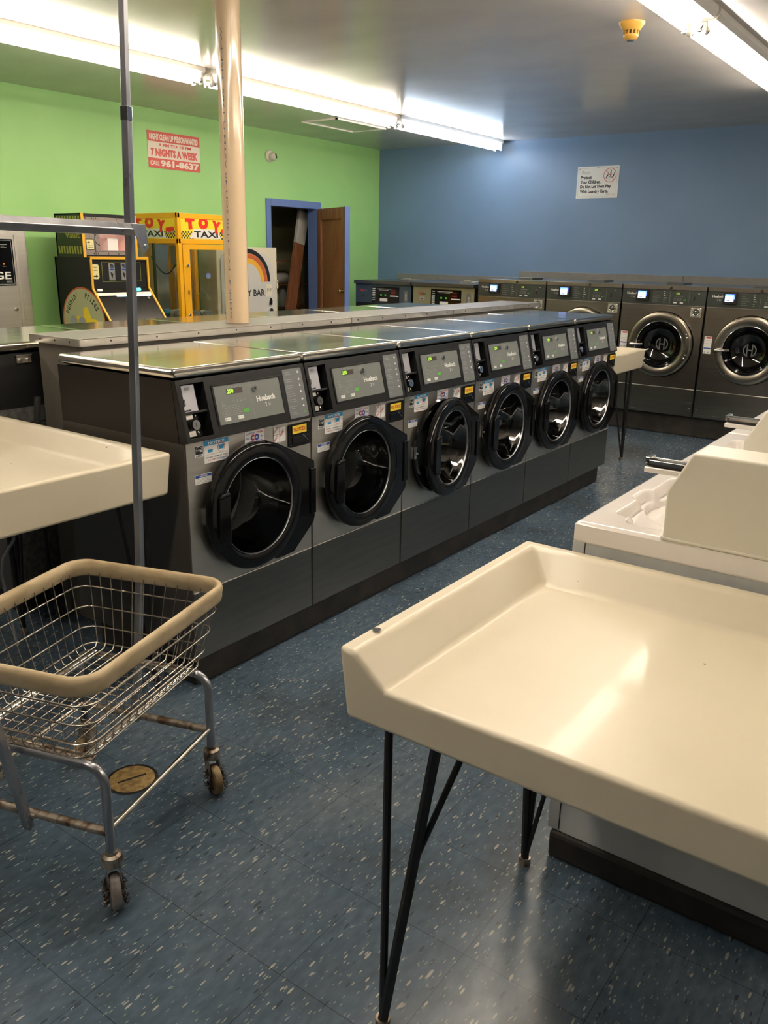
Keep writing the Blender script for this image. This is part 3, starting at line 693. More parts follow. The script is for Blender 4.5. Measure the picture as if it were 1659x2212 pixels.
b = MB(); b.box((0, 0, -.014), (.022, .82, 0), 'fixture_white'); b.box((.022, .80, -.012), (.45, .82, 0), 'fixture_white'); b.box((.43, .0, -.012), (.45, .80, 0), 'fixture_white'); b.box((.022, 0, -.012), (.45, .02, 0), 'fixture_white'); b.build('frame', t)
t = thing('security_camera', (XG, 5.31, 2.568), 'small white dome security camera on the green wall', 'camera')
b = MB(FX); b.lathe([(0, .0), (.062, 0), (.062, .012), (.05, .024), (.0, .026)], 'camera_white', 32); b.build('mount', t)
EY = Matrix.Translation((.045, .012, -.008)) @ Matrix.Rotation(math.radians(38), 4, 'Z') @ Matrix.Rotation(math.radians(-12), 4, 'Y') @ FX
b = MB(EY); b.lathe([(0, -.045), (.03, -.036), (.042, -.015), (.044, .004), (.038, .024), (.030, .030), (.024, .030)], 'camera_white', 28); b.build('eyeball', t)
b = MB(EY); b.lathe([(.024, .029), (.026, .042), (.0, .045)], 'gloss_black', 24); b.build('lens', t)
# signs
t = thing('hiring_sign', (XG+.002, 3.672, 2.318), 'red and cream night clean up help wanted sign on the green wall', 'sign')
b = MB(FX); w_, h_ = .640, .322
b.rect(0, 0, w_, h_, 0, 'sign_cream', t=.003); b.rect(0, h_*.72, w_, h_, .003, 'sign_red', t=.0006); b.rect(0, 0, w_, h_*.27, .003, 'sign_red', t=.0006)
b.text('NIGHT CLEAN UP PERSON WANTED', w_*.035, h_*.76, w_*.93, h_*.175, .0045, 'sign_cream', .055)
b.text('9 PM TO 10 PM', w_*.20, h_*.60, w_*.62, h_*.085, .0045, 'sign_red', .05, shear=.12)
b.text('7 NIGHTS A WEEK', w_*.05, h_*.32, w_*.90, h_*.22, .0045, 'sign_red', .06)
b.text('CALL', w_*.03, h_*.07, w_*.17, h_*.13, .0045, 'sign_cream', .03); b.text('961-8637', w_*.22, h_*.05, w_*.75, h_*.19, .0045, 'sign_cream', .05)
b.build('panel', t)
t = thing('laundry_cart_warning_sign', (-1.882, YW-.002, 2.196), 'white protect your children sign with red prohibition circle on the blue wall', 'sign')
FYm = PM((0, 0, 0), (1, 0, 0), (0, 0, 1))
b = MB(FYm); w_, h_ = .472, .322
b.rect(0, 0, w_, h_, 0, 'sign_white', t=.003)
for r in ((.018, .018, .020, h_-.018), (w_-.020, .018, w_-.018, h_-.018), (.018, .018, w_-.018, .020), (.018, h_-.020, w_-.018, h_-.018)): b.rect(*r, .0036, 'grey_print')
b.text('Please...', .045, .243, .115, .038, .004, 'grey_print', 0, shear=.3)
for s, x, y, ww in (('Protect', .042, .195, .125), ('Your Children.', .042, .148, .230), ('Do Not Let Them Play', .042, .100, .350), ('With Laundry Carts.', .042, .052, .325)):
    b.text(s, x, y-(.007 if 'y' in s else 0), ww, .034+(.007 if 'y' in s else 0), .004, 'black_print', .045)
b.text('Thank You', .330, .028, .105, .022, .004, 'grey_print', 0, shear=.3)
cc = (.372, .228); b.ring(cc, .066, .072, .0045, 'sign_red', 40); sl = [(-.049, .045), (-.045, .049), (.049, -.045), (.045, -.049)]; b.prism([(cc[0]+x, cc[1]+y) for x, y in sl], .0046, .005, 'sign_red')
for dx, dy, an, sc_ in ((-.030, -.010, -.45, 1), (.008, .028, 0, .95), (.040, 0, -.45, 1)):
    M_ = Matrix.Translation((cc[0]+dx, cc[1]+dy, 0)) @ Matrix.Rotation(an, 4, 'Z'); b.disc((0, .022*sc_), .006, .004, 'black_print', 12, m=M_); b.prism([(-.005, .015), (.005, .015), (.006, -.006), (.007, -.028), (.002, -.028), (0, -.01), (-.003, -.028), (-.007, -.028), (-.006, -.006)], .0036, .0042, 'black_print', m=M_)
b.prism([(cc[0]-.018, cc[1]-.006), (cc[0]+.016, cc[1]-.006), (cc[0]+.010, cc[1]-.024), (cc[0]-.012, cc[1]-.024)], .0036, .0041, 'grey_print')
for dx in (-.016, .013): b.disc((cc[0]+dx, cc[1]-.046), .004, .004, 'grey_print', 10)
b.prism([(cc[0]-.016, cc[1]-.036), (cc[0]+.014, cc[1]-.036), (cc[0]+.014, cc[1]-.034), (cc[0]-.016, cc[1]-.034)], .0036, .0041, 'grey_print')
for x, y in ((.026, h_-.026), (w_/2, h_-.012), (w_-.026, h_-.026)): b.disc((x, y), .004, .0042, 'black_print', 10)
b.build('panel', t)
# floor drain cap
t = thing('floor_cleanout_cap', (.246, -.493, 0), 'worn round brass cleanout cap in the floor beside the cart', 'drain cap')
b = MB(); b.lathe([(.0, .003), (.066, .003), (.068, .0015), (.070, .0012)], 'brass_dirty', 40); b.build('cap', t)
b = MB(); b.lathe([(.070, .0016), (.080, .0005)], 'black_print', 40); b.build('dark_ring', t)
b = MB(); b.box((-.045, -.004, .003), (.045, .004, .0036), 'black_print', m=Matrix.Rotation(.55+PI/2-.9, 4, 'Z')); b.build('slot', t)

# ================================================================== WIRE LAUNDRY CART
cz_ = -17.5
t = thing('wire_laundry_cart', (.342, -.677, 0), 'rolling chrome wire laundry cart with tan bumper rim and hanging rack', 'cart', rz=math.atan2(.301, .954))
# local x = e1 (short way), y = -e2
def loop(hx, hy, r, z, n=6): return [(x, y, z) for x, y in rrect(-hx, -hy, hx, hy, r, n)]
b = MB()
b.sweep(loop(.260, .322, .06, .65, 8), [(.0115*math.cos(a)*(1 if math.sin(a) > 0 else .7), .027*math.sin(a)-.008) for a in [2*PI*i/14 for i in range(14)]], 'beige_vinyl', closed=True)
b.build('bumper_rim', t, angle=60)
b = MB(); rings = [(.247, .309, .585), (.232, .296, .525), (.217, .284, .465), (.200, .270, .415)]
for hx, hy, z in rings[:1]+rings[1:3]: b.tube(loop(hx, hy, .045, z, 4), .0027, 'chrome_worn', 6, closed=True)
b.tube(loop(.200, .270, .04, .418, 4), .0026, 'chrome_worn', 6, closed=True)
def at(z): k = (z-.415)/(.65-.415); return (.200+k*.058, .270+k*.050)
N1, N2 = 12, 15
for i in range(N1):                                            # wires running the long way (down, across the floor, up)
    fx = -1+2*(i+.5)/N1; tx, ty = at(.64); bx, by = at(.415); p = []
    for s_ in (-1, 1):
        q = [(fx*tx*.93, s_*ty, .64), (fx*bx*.93, s_*by, .425), (fx*bx*.93, s_*(by-.012), .408)]
        p = q if s_ < 0 else p+q[::-1]
    b.tube(p, .0014, 'chrome_worn', 5)
for i in range(N2):
    fy = -1+2*(i+.5)/N2; tx, ty = at(.64); bx, by = at(.415); p = []
    for s_ in (-1, 1):
        q = [(s_*tx, fy*ty*.93, .64), (s_*bx, fy*by*.93, .425), (s_*(bx-.012), fy*by*.93, .404)]
        p = q if s_ < 0 else p+q[::-1]
    b.tube(p, .0014, 'chrome_worn', 5)
b.build('wire_basket', t, angle=60)
b = MB()                                                       # tubular frame: two end hoops, side rails under the basket, lower bars
FXh, FYh = .226, .247
for s_ in (-1, 1):
    y = s_*FYh; p = [(-FXh, y, .145)]
    p += [(-FXh, y, .34)]+[(-FXh+.05-.05*math.cos(a), y, .34+.05*math.sin(a)) for a in (PI/8, PI/4, 3*PI/8, PI/2)]
    p = p+[(-x, yy, z) for x, yy, z in p[::-1]]
    b.tube(p, .0125, 'chrome_grey', 12)
for s_ in (-1, 1): b.tube([(s_*.165, -FYh, .395), (s_*.165, FYh, .395)], .011, 'chrome', 12)
b.build('frame', t, angle=50)
b = MB()
for s_ in (-1, 1):
    b.tube([(-FXh, s_*FYh, .205), (FXh, s_*FYh, .205)], .0115, 'rusty_chrome', 12); b.tube([(s_*FXh, -FYh+.012, .212), (s_*FXh, FYh-.012, .212)], .008, 'chrome_worn', 12)
b.build('lower_bars', t, angle=50)
for s_ in (-1, 1): b = MB(); b.box((-.19, s_*.235-.012, .398), (.19, s_*.235+.012, .402), 'rusty_chrome'); b.build('basket_strap', t, bevel=.001)
for k, (sx, sy) in enumerate(((1, -1), (1, 1), (-1, -1), (-1, 1))):
    x, y = sx*FXh, sy*FYh; an = (-.84, -.70, .9, -1.6)[k]
    R_ = Matrix.Translation((x, y, 0)) @ Matrix.Rotation(an, 4, 'Z')
    c = MB(R_); c.lathe([(0, .152), (.014, .152), (.016, .145), (.024, .140), (.026, .125), (.024, .112), (.010, .110), (0, .11)], 'rusty_chrome', 24)
    for sg in (-1, 1): c.prism([(-.022, .115), (.018, .115), (.030, .07), (.026, .04), (.012, .04), (-.006, .07)], sg*.0165-.0015, sg*.0165+.0015, 'rusty_chrome', m=Matrix(((1, 0, 0, 0), (0, 0, 1, 0), (0, 1, 0, 0), (0, 0, 0, 1))))
    co = c.build('caster', t)
    wl = MB(R_ @ Matrix.Translation((.020, 0, .0465)) @ Matrix.Rotation(PI/2, 4, 'X')); wm = 'wheel_grey' if k == 0 else 'wheel_tan'
    wl.lathe([(.008, -.013), (.034, -.012), (.040, -.0125), (.045, -.009), (.0465, 0), (.045, .009), (.040, .0125), (.034, .012), (.008, .013)], wm, 32); wl.cyl((0, 0, -.019), (0, 0, .019), .006, 'chrome_grey', 10)
    wl.build('wheel', co)
    ln = MB(R_ @ Matrix.Translation((.020, 0, .0465)))         # lint wound on the axle
    for q in range(70):
        a = random.uniform(0, 2*PI); sg = random.choice((-1, 1)); r1 = random.uniform(.018, .040); y_ = sg*random.uniform(.019, .034)
        a2 = a+random.uniform(-.9, .9); ln.tube([(r1*.5*math.cos(a), sg*.015, r1*.5*math.sin(a)), (r1*math.cos((a+a2)/2), (y_+sg*.017)/2, r1*math.sin((a+a2)/2)), (r1*.8*math.cos(a2), y_, max(-.04, r1*.8*math.sin(a2)))], .0011, 'lint', 4)
    lo = ln.build('lint_tangle', co); lo['kind'] = 'stuff'
# uprights and hanging bar
SQ = [(-.0125, -.0125), (.0125, -.0125), (.0125, .0125), (-.0125, .0125)]
def sq(b, p0, p1, h, mt): b.sweep([p0, p1], [(-h, -h), (h, -h), (h, h), (-h, h)], mt, up=(0, 1, 0), smooth=False)
def px_(z): return -.073+.0435*z
b = MB(); sq(b, (px_(.17)+.02, .262, .17), (px_(.66), .338, .66), .0105, 'chrome_grey'); sq(b, (px_(.66), .338, .66), (px_(1.93), .345, 1.93), .0105, 'chrome_grey'); b.build('rear_upright', t, bevel=.0025)
b = MB(); sq(b, (px_(1.93), .345, 1.93), (px_(2.35), .346, 2.35), .0088, 'chrome_grey'); sq(b, (px_(1.9), .345, 1.90), (px_(1.935), .345, 1.935), .0112, 'chrome'); b.build('pole_extension', t, bevel=.0015)
b = MB(); sq(b, (-.006, -.262, .17), (-.03, -.338, .66), .0105, 'chrome_grey'); sq(b, (-.03, -.338, .66), (.01, -.345, 1.66), .0105, 'chrome_grey'); b.build('front_upright', t, bevel=.0025)
HB = 1.633; hx = px_(HB)+.024
b = MB(); sq(b, (hx, .350, HB), (hx, -.36, HB), .0120, 'chrome_grey'); b.build('hanging_bar', t, bevel=.0025)
b = MB(PM((hx+.014, .345, HB), (0, -1, 0), (0, 0, 1)))
b.prism([(.05, .014), (-.014, .014), (-.022, -.045), (-.004, -.060), (.012, -.050)], -.002, .001, 'chrome_grey'); b.cyl((-.008, -.044, -.004), (-.008, -.044, .010), .008, 'chrome', 6); b.build('corner_bracket', t, bevel=.001)
b = MB(); b.cyl((-.02, .330, .655), (-.055, .330, .655), .007, 'chrome', 8); b.build('bolt', t)
b = MB(); b.cyl((.012, -.258, .205), (-.004, -.258, .205), .006, 'rusty_chrome', 8); b.build('bolt', t)

# ================================================================== TOP-LOADING WASHERS
def toploader(loc, label):
    t = thing('top_load_washer', loc, label, 'washing machine', 'white top-loading washers in the right row')
    Wt, Dt, ZT = .686, .68, .97
    b = MB(); b.box((.008, .004, .085), (Dt, Wt-.004, ZT-.052), 'enamel_low'); b.box((-.002, .002, .088), (.028, Wt-.002, ZT-.052), 'enamel_low')
    b.box((.0285, .0035, .09), (.0305, .0045, ZT-.052), 'dirty_base'); b.build('cabinet', t, bevel=.004)
    b = MB()                                                   # moulded deck as a height field
    res = .0042; nx = int(.30/res); ny = int(Wt/res)
    def rr_(x, y):
        def sd(x0, y0, x1, y1, r): dx = max(x0+r-x, 0, x-x1+r); dy = max(y0+r-y, 0, y-y1+r); return math.hypot(dx, dy)-r if dx or dy else -min(x-x0, x1-x, y-y0, y1-y)
        return min(sd(.058, .118, .75, Wt-.118, .022), sd(.037, .285, .30, .400, .020), sd(.10, .060, .75, Wt-.06, .03))
    def hz(x, y):
        d = rr_(x, y); k = min(1, max(0, (.002-d)/.010)); k = k*k*(3-2*k); z = ZT-.030*k
        dc = math.hypot(x-.262, y-.36)-.195; k2 = min(1, max(0, (.006-dc)/.020)); k2 = k2*k2*(3-2*k2); z -= .11*k2
        de = min(x, y, Wt-y); z -= .008*max(0, 1-de/.008)**2
        return z
    V = [(i*.30/nx, j*Wt/ny, hz(i*.30/nx, j*Wt/ny)) for i in range(nx+1) for j in range(ny+1)]
    F = [(i*(ny+1)+j, (i+1)*(ny+1)+j, (i+1)*(ny+1)+j+1, i*(ny+1)+j+1) for i in range(nx) for j in range(ny)]
    b.add(V, F, 'deck_white', True)
    # skirt round the deck and rear part of the deck
    z0 = ZT-.048
    def wall(P): b.add([p for p in P]+[(p[0], p[1], z0) for p in P], [(k, k+1, len(P)+k+1, len(P)+k) for k in range(len(P)-1)], 'deck_white', True)
    wall([V[j] for j in range(ny, -1, -1)]); wall([V[i*(ny+1)] for i in range(nx+1)]); wall([V[i*(ny+1)+ny] for i in range(nx, -1, -1)])
    b.box((.30, 0, z0), (Dt, Wt, ZT-.004), 'deck_white'); b.box((0.002, .002, z0-.004), (Dt, Wt-.002, z0), 'deck_white')
    b.build('deck', t, angle=70)
    b = MB(); b.lathe([(.176, -.10), (.170, -.30), (0, -.32)], 'satin_black', 40, m=Matrix.Translation((.262, .36, ZT))); b.build('tub', t)
    b = MB(PM((0, 0, 0), (1, 0, 0), (0, 0, 1)))                # coin meter case, side outline extruded across
    pr_ = [(.212, ZT-.002), (.210, 1.082), (.258, 1.176), (.66, 1.176), (.66, ZT-.002)]
    b.prism(pr_, -.120, -.000, 'enamel_cream'); b.box((.206, ZT-.004, -.122), (.664, ZT+.006, .002), 'enamel_cream'); b.build('coin_meter_case', t, bevel=.006, seg=3)
    b = MB(); b.box((.45, .125, ZT-.004), (.66, Wt-.01, ZT+.03), 'enamel_cream'); b.build('rear_console', t, bevel=.008)
    # coin slide
    b = MB(); b.box((.140, .040, 1.108), (.24, .086, 1.121), 'deck_white'); b.build('slide_plate', t, bevel=.002)
    b = MB(); b.box((.145, .042, 1.124), (.26, .085, 1.129), 'satin_black'); b.box((.145, .043, 1.129), (.26, .048, 1.137), 'chrome'); b.box((.145, .079, 1.129), (.26, .084, 1.137), 'chrome'); b.box((.145, .048, 1.130), (.26, .079, 1.1315), 'chrome')
    b.box((.140, .043, 1.129), (.150, .084, 1.143), 'chrome'); b.build('coin_slide', t, bevel=.001)
    return t
tl = toploader((1.431, -.02, 0), 'nearest white top-loading washer, right behind the foreground folding table')
dup(tl, (1.431, -.02+.69, 0), 'second nearest white top-loading washer')
dup(tl, (1.431, -.02+1.38, 0), 'white top-loading washer third from the foreground table')
dup(tl, (1.431, -.02+2.07, 0), 'farthest white top-loading washer in the right row')
b = MB(); b.box((1.436, -.028, 0), (2.10, 2.74, .083), 'dirty_base'); tag(b.build('washer_plinth', bevel=.012), 'dirty black plinth under the white top-loading washers', 'plinth')

# ================================================================== BIG WASHERS ON THE BLUE WALL
FY = PM((0, 0, 0), (1, 0, 0), (0, 0, 1)); B0 = -2.2936; WB = .7734; YBF = 5.981
def bigwasher(loc, label):
    t = thing('large_front_load_washer', loc, label, 'washing machine', 'large stainless washers along the blue wall')
    W_ = WB-.012; x0 = .006; D = .95; cc = (W_*.5+.028, .825)
    b = MB(); b.box((x0, .0, .19), (x0+.004, D, 1.34), 'steel_dark'); b.box((x0+W_-.004, 0, .19), (x0+W_, D, 1.34), 'steel_dark'); b.box((x0, D-.004, .19), (x0+W_, D, 1.34), 'steel_dark'); b.build('cabinet', t)
    b = MB(FY); b.box((x0, .190, -.02), (x0+W_, .437, 0), 'steel_wall'); b.box((x0, .4375, -.01), (x0+W_, .441, .002), 'aluminium')
    for x in (.03, W_-.02): b.cyl((x, .26, 0), (x, .26, .004), .006, 'chrome', 10)
    b.build('lower_panel', t, bevel=.002)
    b = MB(FY); plate_hole(b, x0, x0+W_, .442, 1.176, cc, .232, -.02, 0, 'steel_wall'); b.build('front_panel', t, bevel=.002)
    b = MB(FY); b.box((x0, 1.180, -.03), (x0+W_, 1.309, .001), 'panel_steelgrey'); b.box((x0, 1.1765, -.02), (x0+W_, 1.1795, .0), 'aluminium')
    b.text('Huebsch', x0+.042, 1.262, .095, .020, .002, 'white_print', .035); b.text('4', x0+.078, 1.232, .014, .019, .002, 'grey_print', 0); b.prism([(x0+.098, 1.251), (x0+.102, 1.233), (x0+.115, 1.233), (x0+.119, 1.251), (x0+.113, 1.246), (x0+.105, 1.246)], .001, .002, 'grey_print')
    for k in range(6): b.rect(x0+.285, 1.296-k*.018, x0+.285+(.05, .035, .06, .07, .045, .055)[k], 1.298-k*.018, .002, 'grey_print')
    for k in range(6): b.rect(x0+.385, 1.294-k*.019, x0+.385+(.012, .012, .018, .030, .012, .012)[k], 1.299-k*.019, .002, 'key_green' if k == 5 else 'white_print')
    b.rect(x0+.442, 1.186, x0+.4435, 1.303, .002, 'grey_print'); b.rect(x0+.612, 1.186, x0+.6135, 1.303, .002, 'grey_print')
    b.rect(x0+.490, 1.272, x0+.556, 1.294, .0015, 'lcd_off'); b.text('4.75', x0+.496, 1.275, .030, .016, .003, 'lcd_green', .03)
    for j in range(2):
        for i in range(3): b.rect(x0+.478+i*.026, 1.232-j*.014, x0+.498+i*.026, 1.242-j*.014, .0016, 'strip_grey')
    for i in range(4): b.rect(x0+.492+i*.02, 1.256, x0+.500+i*.02, 1.262, .002, 'grey_print')
    b.rect(x0+.565, 1.222, x0+.590, 1.232, .002, 'key_green'); b.rect(x0+.478, 1.196, x0+.508, 1.208, .002, 'white_print'); b.rect(x0+.536, 1.196, x0+.566, 1.208, .002, 'white_print')
    b.rect(x0+.655, 1.222, x0+.668, 1.262, .002, 'black_print'); b.rect(x0+.652, 1.258, x0+.672, 1.266, .003, 'chrome'); b.rect(x0+.69, 1.285, x0+.705, 1.289, .002, 'white_print')
    b.build('control_panel', t)
    b = MB(FY); b.box((x0+.140, 1.213, .001), (x0+.252, 1.306, .030), 'satin_black'); r_ = (x0+.156, 1.232, x0+.228, 1.296)
    b.rect(*r_, .0305, 'screen_pale'); b.rect(r_[0], r_[3]-.014, r_[2], r_[3], .031, 'screen_blue'); b.box((x0+.232, 1.255, .0305), (x0+.236, 1.297, .0315), 'led_blue')
    b.rect(r_[0]+.008, r_[1]+.03, r_[2]-.01, r_[1]+.034, .031, 'screen_blue'); b.rect(r_[0]+.012, r_[1]+.008, r_[2]-.03, r_[1]+.014, .031, 'print_blue'); b.build('card_reader', t, bevel=.004)
    b = MB(FY); b.box((x0, 1.312, -D), (x0+W_, 1.350, .004), 'steel_wall'); b.cyl((x0+.445, 1.330, .004), (x0+.445, 1.330, .007), .013, 'black_print', 16); b.build('top_cover', t, bevel=.003)
    b = MB(); b.box((x0+.30, .30, 1.35), (x0+.46, .55, 1.368), 'steel_dark'); b.build('soap_box_lid', t, bevel=.003)
    b = MB(FY); b.box((x0+W_-.120, 1.083, 0), (x0+W_-.026, 1.168, .003), 'aluminium'); M_ = Matrix.Translation((x0+W_-.072, 1.125, 0))
    b.lathe([(.032, .003), (.034, .010), (.030, .016), (.024, .014), (.022, .006), (.016, .006), (.014, .016), (0, .018)], 'chrome', 28, m=M_); screws(b, [(x0+W_-.110, 1.158), (x0+W_-.036, 1.158), (x0+W_-.110, 1.093), (x0+W_-.036, 1.093)], .006, .003); b.build('key_lock', t)
    b = MB(FY @ Matrix.Translation((cc[0], cc[1], 0)))
    b.lathe([(.236, -.02), (.236, -.30), (0, -.31)], 'steel_dark', 40); b.build('drum', t)
    DM = FY @ Matrix.Translation((cc[0], cc[1], 0))
    b = MB(DM); b.lathe([(.290, .004), (.293, .030), (.286, .050), (.276, .054), (.215, .050), (.209, .046), (.207, .030)], 'steel_wall', 72)
    b.lathe([(.300, .001), (.300, .006), (.288, .006)], 'gloss_black', 60); d = b.build('door', t)
    b = MB(DM); b.lathe([(.209, .044), (.204, .030), (.186, .022), (.180, .030), (.176, .028), (.176, .0)], 'gloss_black', 60); b.build('door_gasket', d)
    b = MB(DM); b.lathe([(.212, .0515), (.2085, .0535), (.2065, .048)], 'chrome', 60); b.build('chrome_ring', d)
    b = MB(DM); b.lathe([(.178, .026), (.170, .012), (.150, -.02), (.12, -.04), (.06, -.048), (0, -.05)], 'door_glass_dark', 48); b.build('door_glass', d)
    b = MB(DM); q = (0.0, 0.0); b.ring(q, .047, .057, -.044, 'strip_grey', 20, a0=PI/2+.35, a1=3*PI/2-.35, m=None); b.ring(q, .047, .057, -.044, 'strip_grey', 20, a0=-PI/2+.35, a1=PI/2-.35)
    for x in (-.026, .016): b.rect(x, -.052, x+.010, .052, -.044, 'strip_grey')
    b.rect(-.018, -.006, .018, .006, -.044, 'strip_grey'); b.build('glass_emblem', d)
    b = MB(DM); b.tube([(-.262, -.010, .055), (-.262, -.010, .075), (-.245, -.008, .088), (-.20, -.004, .095), (-.135, 0, .094)], .011, 'chrome', 10); b.cyl((-.262, -.01, .05), (-.262, -.01, .066), .02, 'chrome', 16); b.cyl((-.215, -.01, .06), (-.215, -.05, .055), .008, 'chrome', 8); b.build('door_handle', d)
    b = MB(DM)
    for a in (.42, .30, -.30, -.42): screws(b, [(.262*math.cos(a), .262*math.sin(a))], .008, .053)
    for a in (3.9, 4.1): screws(b, [(.262*math.cos(a), .262*math.sin(a))], .004, .053)
    b.build('hinge_screws', d)
    b = MB(FY); b.rect(x0+.018, .772, x0+.084, .924, .0005, 'sticker_white', t=.0005); b.rect(x0+.034, .906, x0+.080, .920, .0012, 'print_red'); b.prism([(x0+.022, .907), (x0+.032, .907), (x0+.027, .918)], .001, .0014, 'orange')
    for k in range(4): b.rect(x0+.024, .890-k*.014, x0+.078, .892-k*.014, .0012, 'grey_print')
    b.rect(x0+.020, .816, x0+.082, .826, .0012, 'notice_navy'); b.rect(x0+.026, .782, x0+.040, .79, .0012, 'grey_print'); b.rect(x0+.056, .782, x0+.072, .79, .0012, 'grey_print'); b.build('warning_sticker', t)
    return t
bw = bigwasher((B0, YBF, 0), 'large stainless washer right of the tan-fronted washer, its top just visible over the rows')
dup(bw, (B0+WB, YBF, 0), 'large stainless washer with only the top of its round door showing')
dup(bw, (B0+2*WB, YBF, 0), 'large stainless washer whose full round door shows behind the far cream table')
dup(bw, (B0+3*WB, YBF, 0), 'large stainless washer at the right edge of the photo')
dup(bw, (B0+4*WB, YBF, 0), 'large stainless washer beyond the right edge of the photo')
def ipso(x0, mt, label, logo):
    t = thing('coin_washer', (x0, YBF, 0), label, 'washing machine', 'older washers by the corner of the blue wall'); W_ = .764
    b = MB(); b.box((0, .01, .19), (W_, .9, 1.25), 'satin_black'); b.build('cabinet', t)
    b = MB(FY); b.box((0, 1.045, -.02), (W_, 1.252, 0), mt)
    b.prism([(.065, 1.190), (.085, 1.190), (.090, 1.176), (.100, 1.190), (.112, 1.190), (.098, 1.160), (.082, 1.160)], .0, .002, logo); b.text('IPSO', .108, 1.163, .060, .022, .001, 'black_print' if logo == 'sign_red' else 'strip_grey', .03)
    if logo == 'sign_red': b.rect(.085, 1.100, .150, 1.140, .001, 'slot_grey'); 
    b.text('40', .100, 1.108, .032, .022, .002, 'black_print', .02); b.build('front_panel', t, bevel=.003)
    b = MB(FY); b.box((0, .19, -.02), (W_, 1.04, 0), mt if mt == 'ipso_tan' else 'satin_black'); M_ = Matrix.Translation((W_/2, .70, 0)); b.lathe([(.27, 0), (.27, .03), (.25, .05), (.2, .05), (.19, .02), (0, .01)], 'steel_dark', 40, m=M_); b.build('door_panel', t, bevel=.003)
    b = MB(FY); b.rect(.230, 1.050, .610, 1.225, .0005, 'gloss_black', t=.003)
    for k in range(7): b.rect(.242, 1.200-k*.021, .280, 1.208-k*.021, .004, 'white_print')
    b.rect(.31, 1.200, .50, 1.204, .004, 'white_print'); b.rect(.33, 1.188, .47, 1.192, .004, 'white_print'); b.rect(.345, 1.068, .450, 1.100, .004, 'white_print')
    for x in (.35, .41): b.rect(x, 1.128, x+.024, 1.146, .004, 'key_green')
    for k in range(4): b.rect(.50, 1.190-k*.018, .56, 1.193-k*.018, .004, 'print_red')
    b.rect(.485, 1.122, .600, 1.134, .004, 'white_print'); b.build('display_panel', t)
    b = MB(FY); b.prism(rrect(.672, 1.070, .728, 1.195, .02), 0, .004, 'strip_grey'); b.rect(.69, 1.09, .712, 1.16, .0045, 'slot_grey'); b.cyl((.70, 1.13, .004), (.70, 1.13, .012), .008, 'chrome', 10); b.build('coin_slot', t)
    b = MB(); b.box((-.006, -.03, 1.252), (W_+.004, .92, 1.290), 'steel_dark'); b.build('top_cover', t, bevel=.004)
    b = MB(); b.box((.40, .30, 1.29), (.60, .52, 1.302), 'aluminium'); b.box((.46, .28, 1.30), (.54, .32, 1.318), 'aluminium'); b.build('soap_box_lid', t, bevel=.003)
    return t
ipso(-3.895, 'ipso_blue', 'dark blue-grey coin washer beside the open wooden door', 'notice_red' if 'notice_red' in MATS else 'print_red')
ipso(-3.098, 'ipso_tan', 'tan-fronted coin washer between the blue-grey one and the steel ones', 'sign_red')
b = MB(); b.box((B0-1.6, 6.02, 0), (B0+5.1*WB, 6.9, .186), 'dirty_base'); tag(b.build('washer_plinth', bevel=.01), 'black plinth under the large washers on the blue wall', 'plinth')
b = MB(); b.box((-4.24, YW-.03, .9), (-2.512, YW-.004, 1.342), 'laminate_grey'); tag(b.build('wall_flashing', bevel=.003), 'low grey backing board on the blue wall behind the coin washers', 'board')
t = thing('wall_flashing', (0, YW-.004, 0), 'higher grey backing board on the blue wall behind the large steel washers', 'board')
b = MB()
for a, c in ((-2.508, -.602), (-.598, 1.9)): b.box((a, -.03, .9), (c, 0, 1.412), 'laminate_grey')
b.build('panel', t, bevel=.002)

# ================================================================== MACHINES ALONG THE GREEN WALL
# change machine (front faces +X)
t = thing('change_machine', (-4.30, 1.30, 0), 'stainless steel change machine at the far left edge against the green wall', 'change machine')
M_ = Matrix.Translation((0, 0, 0)) @ FX
b = MB(); b.box((-.25, 0, 0), (0, .868, 1.742), 'steel'); b.build('cabinet', t, bevel=.004)
b = MB(M_)
for r in ((.055, .92, .785, .95), (.055, 1.675, .785, 1.705), (.055, .95, .08, 1.675), (.760, .95, .785, 1.675)): b.box((r[0], r[1], 0), (r[2], r[3], .008), 'aluminium')
b.box((.08, .95, 0), (.76, 1.675, .004), 'steel'); b.build('door_frame', t, bevel=.002)
b = MB(M_); b.rect(.17, 1.285, .742, 1.640, .004, 'gloss_black', t=.003)
for r in ((.18, 1.295, .732, 1.298), (.18, 1.628, .732, 1.631), (.18, 1.295, .183, 1.631), (.729, 1.295, .732, 1.631)): b.rect(*r, .0075, 'grey_print')
b.text('CHANGE', .215, 1.335, .490, .058, .008, 'sign_white', .02)
for k in range(3): b.rect(.64, 1.596-k*.011, .64+(.055, .03, .048)[k], 1.600-k*.011, .008, 'grey_print')
b.box((.46, 1.44, .007), (.60, 1.54, .030), 'slot_grey'); b.box((.48, 1.47, .030), (.58, 1.49, .034), 'black_print'); b.text('$20', .585, 1.417, .025, .014, .008, 'white_print', .02)
b.text('$1', .49, 1.417, .02, .014, .008, 'white_print', .02); b.disc((.652, 1.452), .008, .008, 'orange', 12); b.rect(.64, 1.432, .67, 1.4345, .008, 'grey_print')
for k in range(3): b.rect(.66, 1.322-k*.006, .71, 1.3245-k*.006, .008, 'grey_print')
b.build('instruction_plate', t)
b = MB(M_); b.box((.15, 1.05, 0), (.45, 1.16, .02), 'gloss_black'); b.build('coin_cup', t, bevel=.003)
b = MB(M_); b.cyl((.72, 1.10, .004), (.72, 1.10, .02), .012, 'chrome', 12); b.build('lock', t)

